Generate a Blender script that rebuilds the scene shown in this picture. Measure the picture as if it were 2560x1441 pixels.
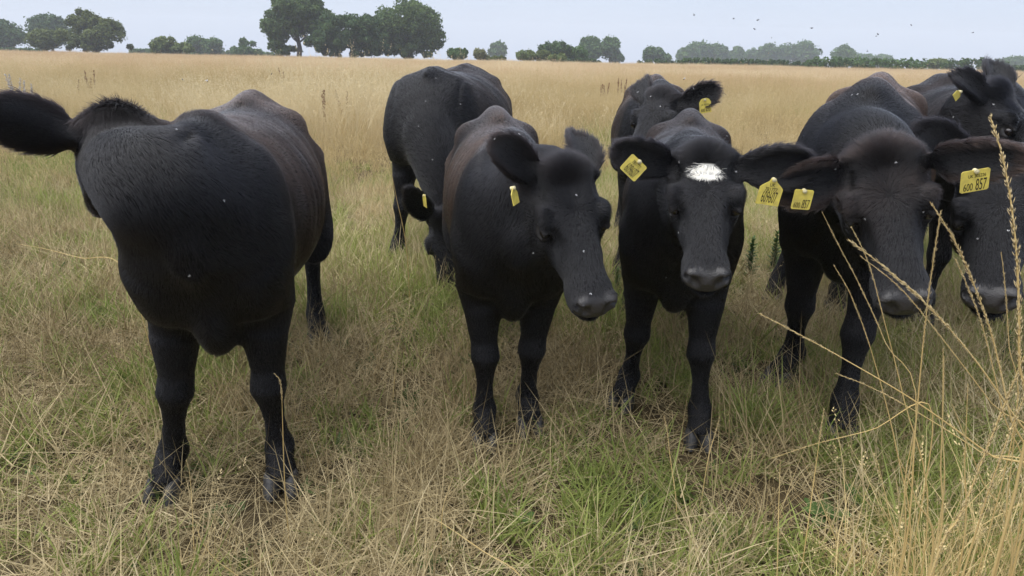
import bpy, bmesh, math, random, time
import numpy as np
from mathutils import Vector, Matrix, Euler

T0 = time.time()
SC = bpy.context.scene
for o in list(bpy.data.objects):
    bpy.data.objects.remove(o)

# ---------------------------------------------------------------- camera
CAM_H = 1.5
PITCH, ROLL = math.radians(19.35), math.radians(1.15)
FOCAL_PX, IMG_W, IMG_H = 1707.0, 2560.0, 1441.0
_f = np.array([0, math.cos(PITCH), -math.sin(PITCH)])
_r0 = np.array([1.0, 0, 0]); _u0 = np.cross(_r0, _f)
_r = _r0 * math.cos(ROLL) + _u0 * math.sin(ROLL)
_u = -_r0 * math.sin(ROLL) + _u0 * math.cos(ROLL)
cam_data = bpy.data.cameras.new('camera')
cam = bpy.data.objects.new('camera', cam_data)
SC.collection.objects.link(cam)
cam.matrix_world = Matrix(((_r[0], _u[0], -_f[0], 0), (_r[1], _u[1], -_f[1], 0), (_r[2], _u[2], -_f[2], CAM_H), (0, 0, 0, 1)))
cam_data.sensor_width = 36.0
cam_data.lens = 36.0 * FOCAL_PX / IMG_W
cam_data.clip_start = 0.05
cam_data.clip_end = 6000
SC.camera = cam
SC.render.resolution_x, SC.render.resolution_y = 1024, 576

def at(px, py, Y):
    """the point of the sight line through photo pixel (px, py) that lies Y metres ahead"""
    d = _f + (px - IMG_W / 2) / FOCAL_PX * _r - (py - IMG_H / 2) / FOCAL_PX * _u
    return np.array([0, 0, CAM_H]) + d * (Y / d[1])

def ground_at(px, py, z=0.0):
    d = _f + (px - IMG_W / 2) / FOCAL_PX * _r - (py - IMG_H / 2) / FOCAL_PX * _u
    return np.array([0, 0, CAM_H]) + d * ((z - CAM_H) / d[2])

# ---------------------------------------------------------------- sky and sun (overcast)
SUN_EL, SUN_AZ = math.radians(64), math.radians(-115)     # azimuth clockwise from +Y
world = bpy.data.worlds.new('World')
SC.world = world
world.use_nodes = True
nt = world.node_tree
for n in list(nt.nodes):
    nt.nodes.remove(n)
w_out = nt.nodes.new('ShaderNodeOutputWorld')
w_bg = nt.nodes.new('ShaderNodeBackground')
w_sky = nt.nodes.new('ShaderNodeTexSky')
w_sky.sky_type = 'NISHITA'
w_sky.sun_disc = False
w_sky.sun_elevation = SUN_EL
w_sky.sun_rotation = SUN_AZ
w_sky.air_density = 1.0
w_sky.dust_density = 1.5
w_mix = nt.nodes.new('ShaderNodeMix'); w_mix.data_type = 'RGBA'
w_tc = nt.nodes.new('ShaderNodeTexCoord')
w_noise = nt.nodes.new('ShaderNodeTexNoise')
w_noise.inputs['Scale'].default_value = 1.6
w_noise.inputs['Detail'].default_value = 4.0
w_ramp = nt.nodes.new('ShaderNodeValToRGB')              # an even veil of high cloud
w_ramp.color_ramp.elements[0].position = 0.25
w_ramp.color_ramp.elements[0].color = (1.60, 1.82, 2.30, 1)
w_ramp.color_ramp.elements[1].position = 0.75
w_ramp.color_ramp.elements[1].color = (1.83, 2.03, 2.50, 1)
nt.links.new(w_tc.outputs['Generated'], w_noise.inputs['Vector'])
nt.links.new(w_noise.outputs['Fac'], w_ramp.inputs['Fac'])
w_mix.inputs['Factor'].default_value = 0.92
nt.links.new(w_sky.outputs['Color'], w_mix.inputs[6])
nt.links.new(w_ramp.outputs['Color'], w_mix.inputs[7])
nt.links.new(w_mix.outputs[2], w_bg.inputs['Color'])
w_bg.inputs['Strength'].default_value = 0.10
nt.links.new(w_bg.outputs['Background'], w_out.inputs['Surface'])

sun_data = bpy.data.lights.new('sun', 'SUN')
sun_data.energy = 1.45
sun_data.angle = math.radians(85)
sun_data.color = (1.0, 0.98, 0.95)
sun = bpy.data.objects.new('sun', sun_data)
SC.collection.objects.link(sun)
_sd = Vector((math.sin(SUN_AZ) * math.cos(SUN_EL), math.cos(SUN_AZ) * math.cos(SUN_EL), math.sin(SUN_EL)))
sun.rotation_euler = _sd.to_track_quat('Z', 'Y').to_euler()
sun.location = (0, 0, 60)

SC.view_settings.view_transform = 'Standard'
SC.view_settings.look = 'None'
SC.view_settings.gamma = 1.0
SC.view_settings.exposure = 1.85
SC.view_settings.use_curve_mapping = False
SC.cycles.max_bounces = 6
SC.cycles.diffuse_bounces = 3
SC.cycles.glossy_bounces = 2
SC.cycles.transmission_bounces = 4
SC.cycles.volume_bounces = 1
SC.cycles.transparent_max_bounces = 8
SC.cycles.caustics_reflective = False
SC.cycles.caustics_refractive = False
SC.cycles_curves.shape = 'RIBBONS'

# ---------------------------------------------------------------- small helpers
def link(o):
    SC.collection.objects.link(o)
    return o

def tag(o, label=None, cat=None, group=None, kind=None):
    if label: o['label'] = label
    if cat: o['category'] = cat
    if group: o['group'] = group
    if kind: o['kind'] = kind
    return o

def empty(name, loc=(0, 0, 0), rz=0.0):
    o = link(bpy.data.objects.new(name, None))
    o.location = loc
    o.rotation_euler = (0, 0, rz)
    o.empty_display_size = 0.1
    return o

def mesh_obj(name, V, Fc, mat, parent=None, smooth=True):
    """V (n,3); Fc (m,k) faces with the same number of corners, or a list of index lists"""
    me = bpy.data.meshes.new(name)
    V = np.asarray(V, np.float32)
    if isinstance(Fc, np.ndarray):
        k = Fc.shape[1]
        me.vertices.add(len(V)); me.vertices.foreach_set('co', V.ravel())
        me.loops.add(Fc.size); me.loops.foreach_set('vertex_index', Fc.astype(np.int32).ravel())
        me.polygons.add(len(Fc))
        me.polygons.foreach_set('loop_start', np.arange(0, Fc.size, k, dtype=np.int32))
        me.polygons.foreach_set('loop_total', np.full(len(Fc), k, np.int32))
        me.update(calc_edges=True)
    else:
        me.from_pydata(V.tolist(), [], Fc)
    if smooth:
        me.polygons.foreach_set('use_smooth', np.ones(len(me.polygons), bool))
    for m in (mat if isinstance(mat, (list, tuple)) else [mat]):
        me.materials.append(m)
    o = link(bpy.data.objects.new(name, me))
    if parent is not None:
        o.parent = parent
    return o

def new_mat(name):
    m = bpy.data.materials.new(name)
    m.use_nodes = True
    b = m.node_tree.nodes['Principled BSDF']
    return m, m.node_tree.nodes, m.node_tree.links, b

def nrm(v):
    v = np.asarray(v, float)
    return v / np.maximum(np.linalg.norm(v, axis=-1, keepdims=True), 1e-9)

def tube(path, radii, sides=6, cap=True):
    """a tapered tube along path (k,3): vertices and quads"""
    path = np.asarray(path, float); radii = np.asarray(radii, float); k = len(path)
    tan = np.gradient(path, axis=0); tan = nrm(tan)
    ref = np.array([0.0, 0, 1]) if abs(tan[0][2]) < 0.9 else np.array([1.0, 0, 0])
    V = []; a = np.arange(sides) * 2 * math.pi / sides
    n = nrm(np.cross(tan[0], ref))
    for i in range(k):
        n = nrm(n - tan[i] * np.dot(n, tan[i])); b = np.cross(tan[i], n)
        V.append(path[i] + radii[i] * (np.cos(a)[:, None] * n + np.sin(a)[:, None] * b))
    V = np.concatenate(V)
    i0 = np.arange(k - 1)[:, None] * sides; j = np.arange(sides)[None]; j2 = (j + 1) % sides
    Q = np.stack([i0 + j, i0 + j2, i0 + sides + j2, i0 + sides + j], -1).reshape(-1, 4)
    return V, Q

def join(parts):
    V = []; Q = []; o = 0
    for v, q in parts:
        V.append(v); Q.append(np.asarray(q) + o); o += len(v)
    return np.concatenate(V), np.concatenate(Q)
# ================================================================ ground
def vnoise(x, y, scale, seed=0, oct=3):
    """smooth value noise 0..1"""
    r = np.random.default_rng(seed + 999); tab = r.random((64, 64))
    out = 0; amp = 1.0; tot = 0
    x = np.asarray(x, float); y = np.asarray(y, float)
    for o in range(oct):
        u, v = x * scale + 13.7 * o, y * scale + 7.3 * o
        i, j = np.floor(u).astype(int), np.floor(v).astype(int); fu, fv = u - i, v - j
        fu = fu * fu * (3 - 2 * fu); fv = fv * fv * (3 - 2 * fv)
        g = lambda a, b: tab[a % 64, b % 64]
        out = out + amp * (g(i, j) * (1 - fu) * (1 - fv) + g(i + 1, j) * fu * (1 - fv) + g(i, j + 1) * (1 - fu) * fv + g(i + 1, j + 1) * fu * fv)
        tot += amp; amp *= 0.5; scale *= 2
    return out / tot

def ground_material():
    m, N, L, b = new_mat('field_soil')
    tc = N.new('ShaderNodeTexCoord')
    n1 = N.new('ShaderNodeTexNoise'); n1.inputs['Scale'].default_value = 0.35; n1.inputs['Detail'].default_value = 6
    n2 = N.new('ShaderNodeTexNoise'); n2.inputs['Scale'].default_value = 30; n2.inputs['Detail'].default_value = 5
    L.new(tc.outputs['Object'], n1.inputs['Vector']); L.new(tc.outputs['Object'], n2.inputs['Vector'])
    r1 = N.new('ShaderNodeValToRGB'); e = r1.color_ramp.elements
    e[0].position = 0.35; e[0].color = (0.055, 0.040, 0.020, 1); e[1].position = 0.65; e[1].color = (0.14, 0.105, 0.055, 1)
    r2 = N.new('ShaderNodeValToRGB'); e = r2.color_ramp.elements
    e[0].position = 0.3; e[0].color = (0.45, 0.45, 0.45, 1); e[1].position = 0.7; e[1].color = (1.1, 1.1, 1.1, 1)
    L.new(n1.outputs['Fac'], r1.inputs['Fac']); L.new(n2.outputs['Fac'], r2.inputs['Fac'])
    mx = N.new('ShaderNodeMix'); mx.data_type = 'RGBA'; mx.blend_type = 'MULTIPLY'; mx.inputs['Factor'].default_value = 1
    L.new(r1.outputs['Color'], mx.inputs[6]); L.new(r2.outputs['Color'], mx.inputs[7])
    L.new(mx.outputs[2], b.inputs['Base Color']); b.inputs['Roughness'].default_value = 0.95
    b.inputs['Specular IOR Level'].default_value = 0.1
    bp = N.new('ShaderNodeBump'); bp.inputs['Strength'].default_value = 0.6; bp.inputs['Distance'].default_value = 0.02
    L.new(n2.outputs['Fac'], bp.inputs['Height']); L.new(bp.outputs['Normal'], b.inputs['Normal'])
    return m

def land_z(y):
    """the field is a gentle crest: beyond its far edge the land falls away"""
    return -0.023 * np.maximum(np.asarray(y, float) - 80.0, 0)

def build_ground():
    xs = np.concatenate([-np.geomspace(600, 12, 20), np.linspace(-11, 11, 56), np.geomspace(12, 600, 20)])
    ys = np.concatenate([[-100, -30, -10, -4], np.linspace(-2, 12, 48), np.geomspace(12.6, 650, 30)])
    Xg, Yg = np.meshgrid(xs, ys)
    d = np.hypot(Xg, Yg)
    z = (vnoise(Xg, Yg, 0.8, 5) - 0.55) * 0.05 * np.clip((14 - d) / 6, 0, 1) - 0.012 + land_z(Yg)
    V = np.column_stack([Xg.ravel(), Yg.ravel(), z.ravel()])
    nx, ny = len(xs), len(ys)
    i = np.arange(ny - 1)[:, None] * nx + np.arange(nx - 1)[None]
    Fc = np.stack([i, i + 1, i + nx + 1, i + nx], -1).reshape(-1, 4)
    o = mesh_obj('ground', V, Fc, ground_material())
    tag(o, 'dry soil and litter of the field under the grass', None, None, 'structure')
build_ground()

# ================================================================ trees and hedges
def leaf_material(name, dark, light, trans=0.35):
    m, N, L, b = new_mat(name)
    a = N.new('ShaderNodeAttribute'); a.attribute_name = 'tint'
    r = N.new('ShaderNodeValToRGB'); e = r.color_ramp.elements
    e[0].color = (*dark, 1); e[1].color = (*light, 1)
    L.new(a.outputs['Fac'], r.inputs['Fac'])
    L.new(r.outputs['Color'], b.inputs['Base Color'])
    b.inputs['Roughness'].default_value = 0.6; b.inputs['Specular IOR Level'].default_value = 0.25
    t = N.new('ShaderNodeBsdfTranslucent'); L.new(r.outputs['Color'], t.inputs['Color'])
    ms = N.new('ShaderNodeMixShader'); ms.inputs['Fac'].default_value = trans
    L.new(b.outputs['BSDF'], ms.inputs[1]); L.new(t.outputs['BSDF'], ms.inputs[2])
    L.new(ms.outputs['Shader'], N['Material Output'].inputs['Surface'])
    return m
LEAF = {
    'oak': leaf_material('oak_leaves', (0.052, 0.091, 0.030), (0.121, 0.182, 0.055)),
    'dark': leaf_material('dark_leaves', (0.037, 0.073, 0.028), (0.090, 0.150, 0.048)),
    'olive': leaf_material('olive_leaves', (0.069, 0.096, 0.025), (0.149, 0.182, 0.052)),
    'pale': leaf_material('pale_leaves', (0.086, 0.124, 0.034), (0.190, 0.240, 0.075)),
    'green': leaf_material('green_leaves', (0.046, 0.098, 0.025), (0.109, 0.189, 0.052)),
    'sere': leaf_material('sere_leaves', (0.115, 0.124, 0.046), (0.240, 0.240, 0.098)),
}
M_BARK = None
def bark():
    global M_BARK
    if M_BARK is None:
        m, N, L, b = new_mat('bark')
        tc = N.new('ShaderNodeTexCoord'); ns = N.new('ShaderNodeTexNoise'); ns.inputs['Scale'].default_value = 3; ns.inputs['Detail'].default_value = 6
        mp = N.new('ShaderNodeMapping'); mp.inputs['Scale'].default_value = (4, 4, 0.6)
        L.new(tc.outputs['Object'], mp.inputs['Vector']); L.new(mp.outputs['Vector'], ns.inputs['Vector'])
        r = N.new('ShaderNodeValToRGB'); e = r.color_ramp.elements
        e[0].position = 0.35; e[0].color = (0.035, 0.030, 0.024, 1); e[1].position = 0.7; e[1].color = (0.11, 0.095, 0.075, 1)
        L.new(ns.outputs['Fac'], r.inputs['Fac']); L.new(r.outputs['Color'], b.inputs['Base Color']); b.inputs['Roughness'].default_value = 0.9
        bp = N.new('ShaderNodeBump'); bp.inputs['Distance'].default_value = 0.03; L.new(ns.outputs['Fac'], bp.inputs['Height']); L.new(bp.outputs['Normal'], b.inputs['Normal'])
        M_BARK = m
    return M_BARK

def leaf_quads(rng, cen, rad, per, size, squash=0.8):
    """clumps of leaf faces round the lobe centres"""
    n = len(cen) * per
    ci = np.repeat(np.arange(len(cen)), per)
    dr = nrm(rng.normal(size=(n, 3)) + np.array([0, 0, 0.25]))
    rr = rad[ci] * (0.45 + 0.62 * rng.random(n) ** 0.55)
    p = cen[ci] + dr * rr[:, None] * np.array([1, 1, squash])
    nn = nrm(dr * 0.7 + rng.normal(size=(n, 3)) * 0.7 + np.array([0, 0, 0.35]))
    t = nrm(np.cross(nn, rng.normal(size=(n, 3)))); b = np.cross(nn, t)
    s = size * (0.55 + 0.9 * rng.random(n))
    fold = nn * (s * 0.18)[:, None]
    V = np.stack([p - t * s[:, None] * 0.5, p - b * (s * 0.36)[:, None] + fold, p + t * (s * 0.55)[:, None], p + b * (s * 0.36)[:, None] + fold], 1).reshape(-1, 3)
    Fc = np.arange(n * 4).reshape(-1, 4)
    lob = rng.random(len(cen))
    tint = np.clip(lob[ci] * 0.6 + rng.random(n) * 0.4, 0, 1)
    return V, Fc, np.repeat(tint, 4)

def crown_mesh(name, V, Fc, tint, mat, parent, kind=None):
    o = mesh_obj(name, V, Fc, mat, parent, smooth=False)
    a = o.data.attributes.new('tint', 'FLOAT', 'POINT'); a.data.foreach_set('value', tint.astype(np.float32))
    return o

def make_tree(name, label, px0, px1, ytop, D, leaf='oak', seed=0, lobes=40, per=90, size=None, trunk_frac=0.22, low=0.10,
              flat=1.0, tz_name='tree', group=None, bulges=None, trunk_x=0.5, cat=None, lobe_r=0.20, gap=0.0):
    """a tree or bush whose crown spans photo columns px0..px1 and reaches row ytop, D metres ahead"""
    rng = np.random.default_rng(seed)
    pl, pr = at(px0, 140, D), at(px1, 140, D)
    cx = (pl[0] + pr[0]) / 2; W = (pr[0] - pl[0])
    zb = float(land_z(D))
    Ht = at((px0 + px1) / 2, ytop, D)[2] - zb
    root = empty(name, (cx, D, zb))
    tag(root, label, cat or ('tree' if trunk_frac > 0.03 else 'bush'), group)
    z0 = Ht * low
    if bulges is None:
        bulges = [(0.5, 0.55, 0.5, 0.48)]
    cen = []; rad = []
    # crown envelope: one or more ellipses (x share, z share, half width share, half height share)
    area = np.array([b[2] * b[3] for b in bulges]); cnt = np.maximum((lobes * area / area.sum()).astype(int), 4)
    for (bx, bz, bw, bh), k in zip(bulges, cnt):
        q = nrm(rng.normal(size=(k, 3))) * (0.35 + 0.65 * rng.random(k) ** 0.45)[:, None]
        hw_, hh = bw * W, bh * (Ht - z0)
        lr = lobe_r * min(hw_ * 2, hh * 2.2) * (0.7 + 0.6 * rng.random(k))
        q[:, 0] *= np.maximum(hw_ - lr * 0.85, 0.1); q[:, 1] *= np.maximum(hw_ - lr * 0.85, 0.1); q[:, 2] *= np.maximum(hh - lr * 0.8, 0.1)
        q += np.array([(bx - 0.5) * W, 0, z0 + bz * (Ht - z0)])
        q[:, 2] = np.maximum(q[:, 2], lr * 0.35)
        cen.append(q); rad.append(lr)
    cen = np.concatenate(cen); rad = np.concatenate(rad)
    if gap:
        keep = rng.random(len(cen)) > gap; cen, rad = cen[keep], rad[keep]
    size = size or 0.0034 * D
    per = int(per * 1.35)
    V, Fc, tint = leaf_quads(rng, cen, rad, per, size, 0.85)
    # loose sprays beyond the clumps break the outline
    k = len(cen) * max(per // 8, 4); ci = rng.integers(0, len(cen), k)
    V2, F2, t2 = leaf_quads(rng, cen[ci] + nrm(rng.normal(size=(k, 3))) * (rad[ci] * (0.9 + 0.35 * rng.random(k)))[:, None], np.full(k, size * 0.5), 1, size * 0.8)
    V2[:, 2] = np.maximum(V2[:, 2], 0.02)
    V[:, 2] = np.maximum(V[:, 2], 0.0)
    Vv, Ff = join([(V, Fc), (V2, F2)])
    crown_mesh('crown', Vv, Ff, np.concatenate([tint, t2]), LEAF[leaf], root)
    # trunk and limbs
    r0 = max(0.035 * Ht, 0.05) if trunk_frac > 0.03 else 0.03 * Ht
    tx = (trunk_x - 0.5) * W
    top = np.array([tx * 0.6, 0, z0 + 0.55 * (Ht - z0)])
    pth = np.array([[tx, 0, -0.1], [tx + 0.02 * W, 0.1, Ht * 0.15], [tx * 0.9, -0.05, Ht * 0.33], top])
    parts = [tube(pth, [r0 * 1.25, r0, r0 * 0.8, r0 * 0.35], 8)]
    order = np.argsort(-rad)[:9]
    for i in order:
        a0 = pth[1] * (1 - 0.4) + pth[2] * 0.4 if rng.random() < 0.5 else pth[2]
        e = cen[i]; mid = (a0 + e) / 2 + np.array([0, 0, -0.04 * Ht])
        parts.append(tube(np.array([a0, mid, e]), [r0 * 0.42, r0 * 0.26, r0 * 0.08], 5))
    Vt, Ft = join(parts)
    mesh_obj('trunk' if trunk_frac > 0.03 else 'stem', Vt, Ft, bark(), root)
    return root

def make_hedge(label, px0, px1, ytop, D, seed, leaf='dark', group='low hedges along the far side of the field', depth=1.6, D2=None):
    rng = np.random.default_rng(seed)
    D2 = D2 or D
    a, b = at(px0, 150, D), at(px1, 150, D2)
    n = max(int(np.linalg.norm(b - a) / 0.34), 8)
    t = np.linspace(0, 1, n)
    zb = float(land_z((D + D2) / 2))
    Ht = at((px0 + px1) / 2, ytop, (D + D2) / 2)[2] - zb
    root = empty('hedge', ((a[0] + b[0]) / 2, (D + D2) / 2, zb))
    tag(root, label, 'hedge', group)
    base = np.array([(a[0] + b[0]) / 2, (D + D2) / 2, 0]); a[2] = b[2] = 0
    cen = []; rad = []
    for k in range(4):
        c = a[None] * (1 - t)[:, None] + b[None] * t[:, None]
        c = c + rng.normal(size=c.shape) * np.array([0.25, depth * 0.3, 0])
        hh = Ht * (0.80 + 0.30 * vnoise(t * n * 0.22, t * 0, 1.0, seed + k))
        taper = np.clip(np.minimum(t, 1 - t) * n / 3, 0.35, 1)
        c[:, 2] = hh * np.sqrt(taper) * (0.22 + 0.20 * k)
        cen.append(c - base); rad.append(np.full(n, Ht * 0.20) * (0.8 + 0.6 * rng.random(n)))
    cen = np.concatenate(cen); rad = np.concatenate(rad)
    V, Fc, tint = leaf_quads(rng, cen, rad, 26, 0.0032 * D, 1.15)
    V[:, 2] = np.maximum(V[:, 2], 0)
    crown_mesh('foliage', V, Fc, tint, LEAF[leaf], root)
    st = []
    for i in range(0, n, 2):
        p = a * (1 - t[i]) + b * t[i] - base; p[2] = 0
        st.append(tube(np.array([p, p + [rng.normal() * .15, 0, Ht * 0.4], p + [rng.normal() * .3, 0, Ht * 0.75]]), [.05, .035, .012], 4))
    V, Fc = join(st)
    so = mesh_obj('stem', V, Fc, bark(), root); so['kind'] = 'stuff'
    return root

G_L, G_B, G_F, G_R = 'trees at the left of the far field edge', 'three tall trees in the middle distance', 'bushes along the middle of the field edge', 'hazy trees beyond the hedges'
# left
make_tree('tree', 'dark hazy tree at the far left end of the skyline', -70, 80, 44, 118, 'dark', 1, 55, 100, group=G_L, low=0.0)
make_tree('tree', 'hazy tree rising between the leftmost tree and the round oak', 80, 185, 35, 130, 'dark', 2, 45, 100, group=G_L, low=0.05)
make_tree('bush', 'yellowish green round bush in front of the hazy trees at left', 76, 160, 72, 92, 'olive', 3, 40, 110, trunk_frac=0, low=0.0, group=G_L, cat='bush')
make_tree('oak_tree', 'broad round olive green oak standing alone in front at left', 153, 332, 26, 90, 'olive', 4, 85, 130, low=0.06, group=G_L,
          bulges=[(0.5, 0.42, 0.5, 0.42), (0.38, 0.72, 0.28, 0.30), (0.62, 0.62, 0.30, 0.30), (0.5, 0.14, 0.5, 0.16)], lobe_r=0.16, gap=0.02)
make_tree('bush', 'pale green spreading bush on the open skyline left of the tall trees', 372, 492, 92, 92, 'pale', 5, 40, 110, trunk_frac=0, low=0.0, group=G_L, cat='bush', bulges=[(0.42, 0.5, 0.36, 0.5), (0.75, 0.35, 0.26, 0.35), (0.12, 0.2, 0.14, 0.25)])
make_tree('tree', 'grey green hazy tree just right of the pale spreading bush', 468, 562, 90, 140, 'green', 6, 36, 90, group=G_L, low=0.0, bulges=[(0.32, 0.55, 0.32, 0.45), (0.70, 0.50, 0.30, 0.45)])
make_tree('tree', 'small hazy tree standing just left of the three tall trees', 578, 670, 95, 125, 'green', 7, 36, 90, group=G_L, low=0.0, bulges=[(0.5, 0.35, 0.5, 0.40), (0.45, 0.75, 0.25, 0.25)])
# three tall trees
make_tree('tall_tree', 'tall loose crowned tree with a bare lower trunk, leftmost of the three tall trees', 655, 850, -30, 84, 'oak', 10, 150, 140, low=0.02, group=G_B, trunk_x=0.47,
          bulges=[(0.48, 0.74, 0.36, 0.28), (0.24, 0.46, 0.25, 0.28), (0.76, 0.55, 0.25, 0.32), (0.18, 0.20, 0.18, 0.20), (0.50, 0.46, 0.30, 0.20), (0.80, 0.24, 0.20, 0.20), (0.30, 0.08, 0.22, 0.10)], lobe_r=0.17)
make_tree('dark_tree', 'darkest tree, lower and in the middle of the three tall trees', 768, 984, 26, 81, 'dark', 11, 150, 140, low=0.02, group=G_B,
          bulges=[(0.5, 0.62, 0.42, 0.38), (0.28, 0.34, 0.30, 0.30), (0.72, 0.32, 0.30, 0.32), (0.5, 0.14, 0.46, 0.16), (0.5, 0.34, 0.4, 0.2)], lobe_r=0.15)
make_tree('tall_tree', 'tall dense domed tree, rightmost of the three tall trees', 914, 1116, -8, 86, 'oak', 12, 160, 140, low=0.04, group=G_B,
          bulges=[(0.52, 0.62, 0.46, 0.38), (0.30, 0.34, 0.30, 0.32), (0.74, 0.36, 0.27, 0.34), (0.5, 0.12, 0.46, 0.15), (0.5, 0.3, 0.4, 0.2)], lobe_r=0.15)
# middle bushes
make_tree('bush', 'dark green rounded bush just right of the three tall trees', 1115, 1174, 120, 76, 'green', 20, 34, 110, trunk_frac=0, low=0.0, group=G_F, cat='bush')
make_tree('sapling', 'thin straw coloured sapling between two green bushes', 1178, 1216, 121, 76, 'sere', 21, 20, 70, trunk_frac=0.1, low=0.1, group=G_F, cat='tree')
make_tree('bush', 'low olive bush at the foot of the straw coloured sapling', 1188, 1272, 141, 78, 'olive', 22, 34, 90, trunk_frac=0, low=0.0, group=G_F, cat='bush')
make_tree('tree', 'single bluish far tree rising above the low olive bush', 1220, 1268, 104, 210, 'green', 23, 30, 80, group=G_R, low=0.1)
make_tree('bush', 'pale willow like bush, leftmost of the clump right of centre', 1290, 1346, 125, 80, 'pale', 24, 34, 100, trunk_frac=0, low=0.0, group=G_F, cat='bush')
make_tree('tree', 'dark rounded tree at the back of the clump right of centre', 1338, 1434, 104, 92, 'dark', 25, 46, 100, low=0.05, group=G_F)
make_tree('bush', 'olive bush in front of the dark rounded tree', 1334, 1382, 126, 80, 'olive', 26, 30, 100, trunk_frac=0, low=0.0, group=G_F, cat='bush')
make_tree('bush', 'bright pale bush at the front of the clump right of centre', 1372, 1418, 135, 76, 'pale', 27, 26, 100, trunk_frac=0, low=0.0, group=G_F, cat='bush')
make_tree('bush', 'grey green tall bush between the dark tree and the bluish pair', 1408, 1470, 118, 95, 'green', 28, 32, 100, trunk_frac=0, low=0.0, group=G_F, cat='bush')
make_tree('tree', 'taller left tree of the bluish pair right of centre', 1443, 1505, 87, 150, 'green', 29, 46, 100, group=G_R, low=0.0)
make_tree('tree', 'lower right tree of the bluish pair right of centre', 1488, 1560, 91, 155, 'green', 30, 46, 100, group=G_R, low=0.0, bulges=[(0.45, 0.6, 0.42, 0.40), (0.75, 0.28, 0.25, 0.30)])
make_hedge('short low hedge under the clump right of centre', 1400, 1502, 148, 78, 31)
make_tree('tree', 'lone rounded hazy tree above the first hedge end', 1600, 1680, 115, 160, 'green', 32, 46, 90, group=G_R, low=0.0, bulges=[(0.40, 0.60, 0.38, 0.40), (0.75, 0.40, 0.26, 0.35)])
# right: far trees over hedges
for k, (a, b, yt, D, lab) in enumerate([
    (1690, 1752, 112, 235, 'left shoulder of the broad blue tree clump over the hedge'),
    (1716, 1784, 101, 245, 'highest rounded tree in the left half of the far blue clump'),
    (1766, 1822, 106, 245, 'loose crowned blue tree beside the highest rounded one'),
    (1818, 1868, 118, 260, 'low hazy tree left of the dip in the far tree line'),
    (1862, 1898, 124, 270, 'lowest hazy tree in the dip of the far tree line'),
    (1888, 1940, 105, 255, 'upright hazy tree right of the dip in the far tree line'),
    (1926, 1990, 108, 255, 'hazy tree left of the broadest far crown'),
    (1968, 2052, 103, 255, 'broadest hazy crown at the right end of the far tree line'),
    (2078, 2142, 113, 215, 'hazy tree alone above the second hedge'),
    (2128, 2192, 134, 270, 'low blue tree right of the lone hazy tree'),
    (2168, 2238, 134, 290, 'faintest low blue tree over the second hedge'),
    (2500, 2580, 138, 230, 'blue hazy tree at the far right edge')]):
    make_tree('tree', lab, a, b, yt, D, 'green', 40 + k, 40, 80, group=G_R, low=0.0, trunk_frac=0.1)
make_tree('bush', 'pale loose bush in the gap between the two right hedges', 2312, 2378, 147, 95, 'pale', 60, 28, 90, trunk_frac=0, low=0.0, group=G_F, cat='bush')
make_hedge('dark hedge below the lone rounded hazy tree', 1606, 1684, 150, 82, 61)
make_hedge('longest dark hedge under the far blue tree clump', 1692, 2014, 149, 80, 62, D2=79)
make_hedge('tall middle hedge behind the large brown backed cow', 2016, 2312, 146, 78, 63, leaf='green', D2=78)
make_hedge('dense dark hedge at the right behind the rear cow', 2366, 2502, 147, 78, 64)
make_hedge('low hedge at the right edge of the skyline', 2500, 2700, 166, 80, 65)
make_hedge('thin distant hedge line left of the tall trees', 330, 690, 127, 150, 66, leaf='green')
make_hedge('thin low hedge under the leftmost trees', -120, 110, 121, 112, 67, leaf='green')
print('setting done', round(time.time() - T0, 1))

# ================================================================ haze
def build_haze():
    m = bpy.data.materials.new('haze_air'); m.use_nodes = True
    N, L = m.node_tree.nodes, m.node_tree.links
    N.remove(N['Principled BSDF'])
    v = N.new('ShaderNodeVolumePrincipled')
    v.inputs['Color'].default_value = (0.88, 0.93, 1.0, 1)
    v.inputs['Density'].default_value = 0.0010
    L.new(v.outputs['Volume'], N['Material Output'].inputs['Volume'])
    x, y0, y1, z0, z1 = 650, -120, 700, -16, 24
    V = [(-x, y0, z0), (x, y0, z0), (x, y1, z0), (-x, y1, z0), (-x, y0, z1), (x, y0, z1), (x, y1, z1), (-x, y1, z1)]
    Fc = [[0, 3, 2, 1], [4, 5, 6, 7], [0, 1, 5, 4], [1, 2, 6, 5], [2, 3, 7, 6], [3, 0, 4, 7]]
    o = mesh_obj('haze', V, Fc, m, smooth=False)
    tag(o, 'thin pale haze over the far field', None, None, 'stuff')
build_haze()
# ================================================================ cattle
RES_Q = 1.0
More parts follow.
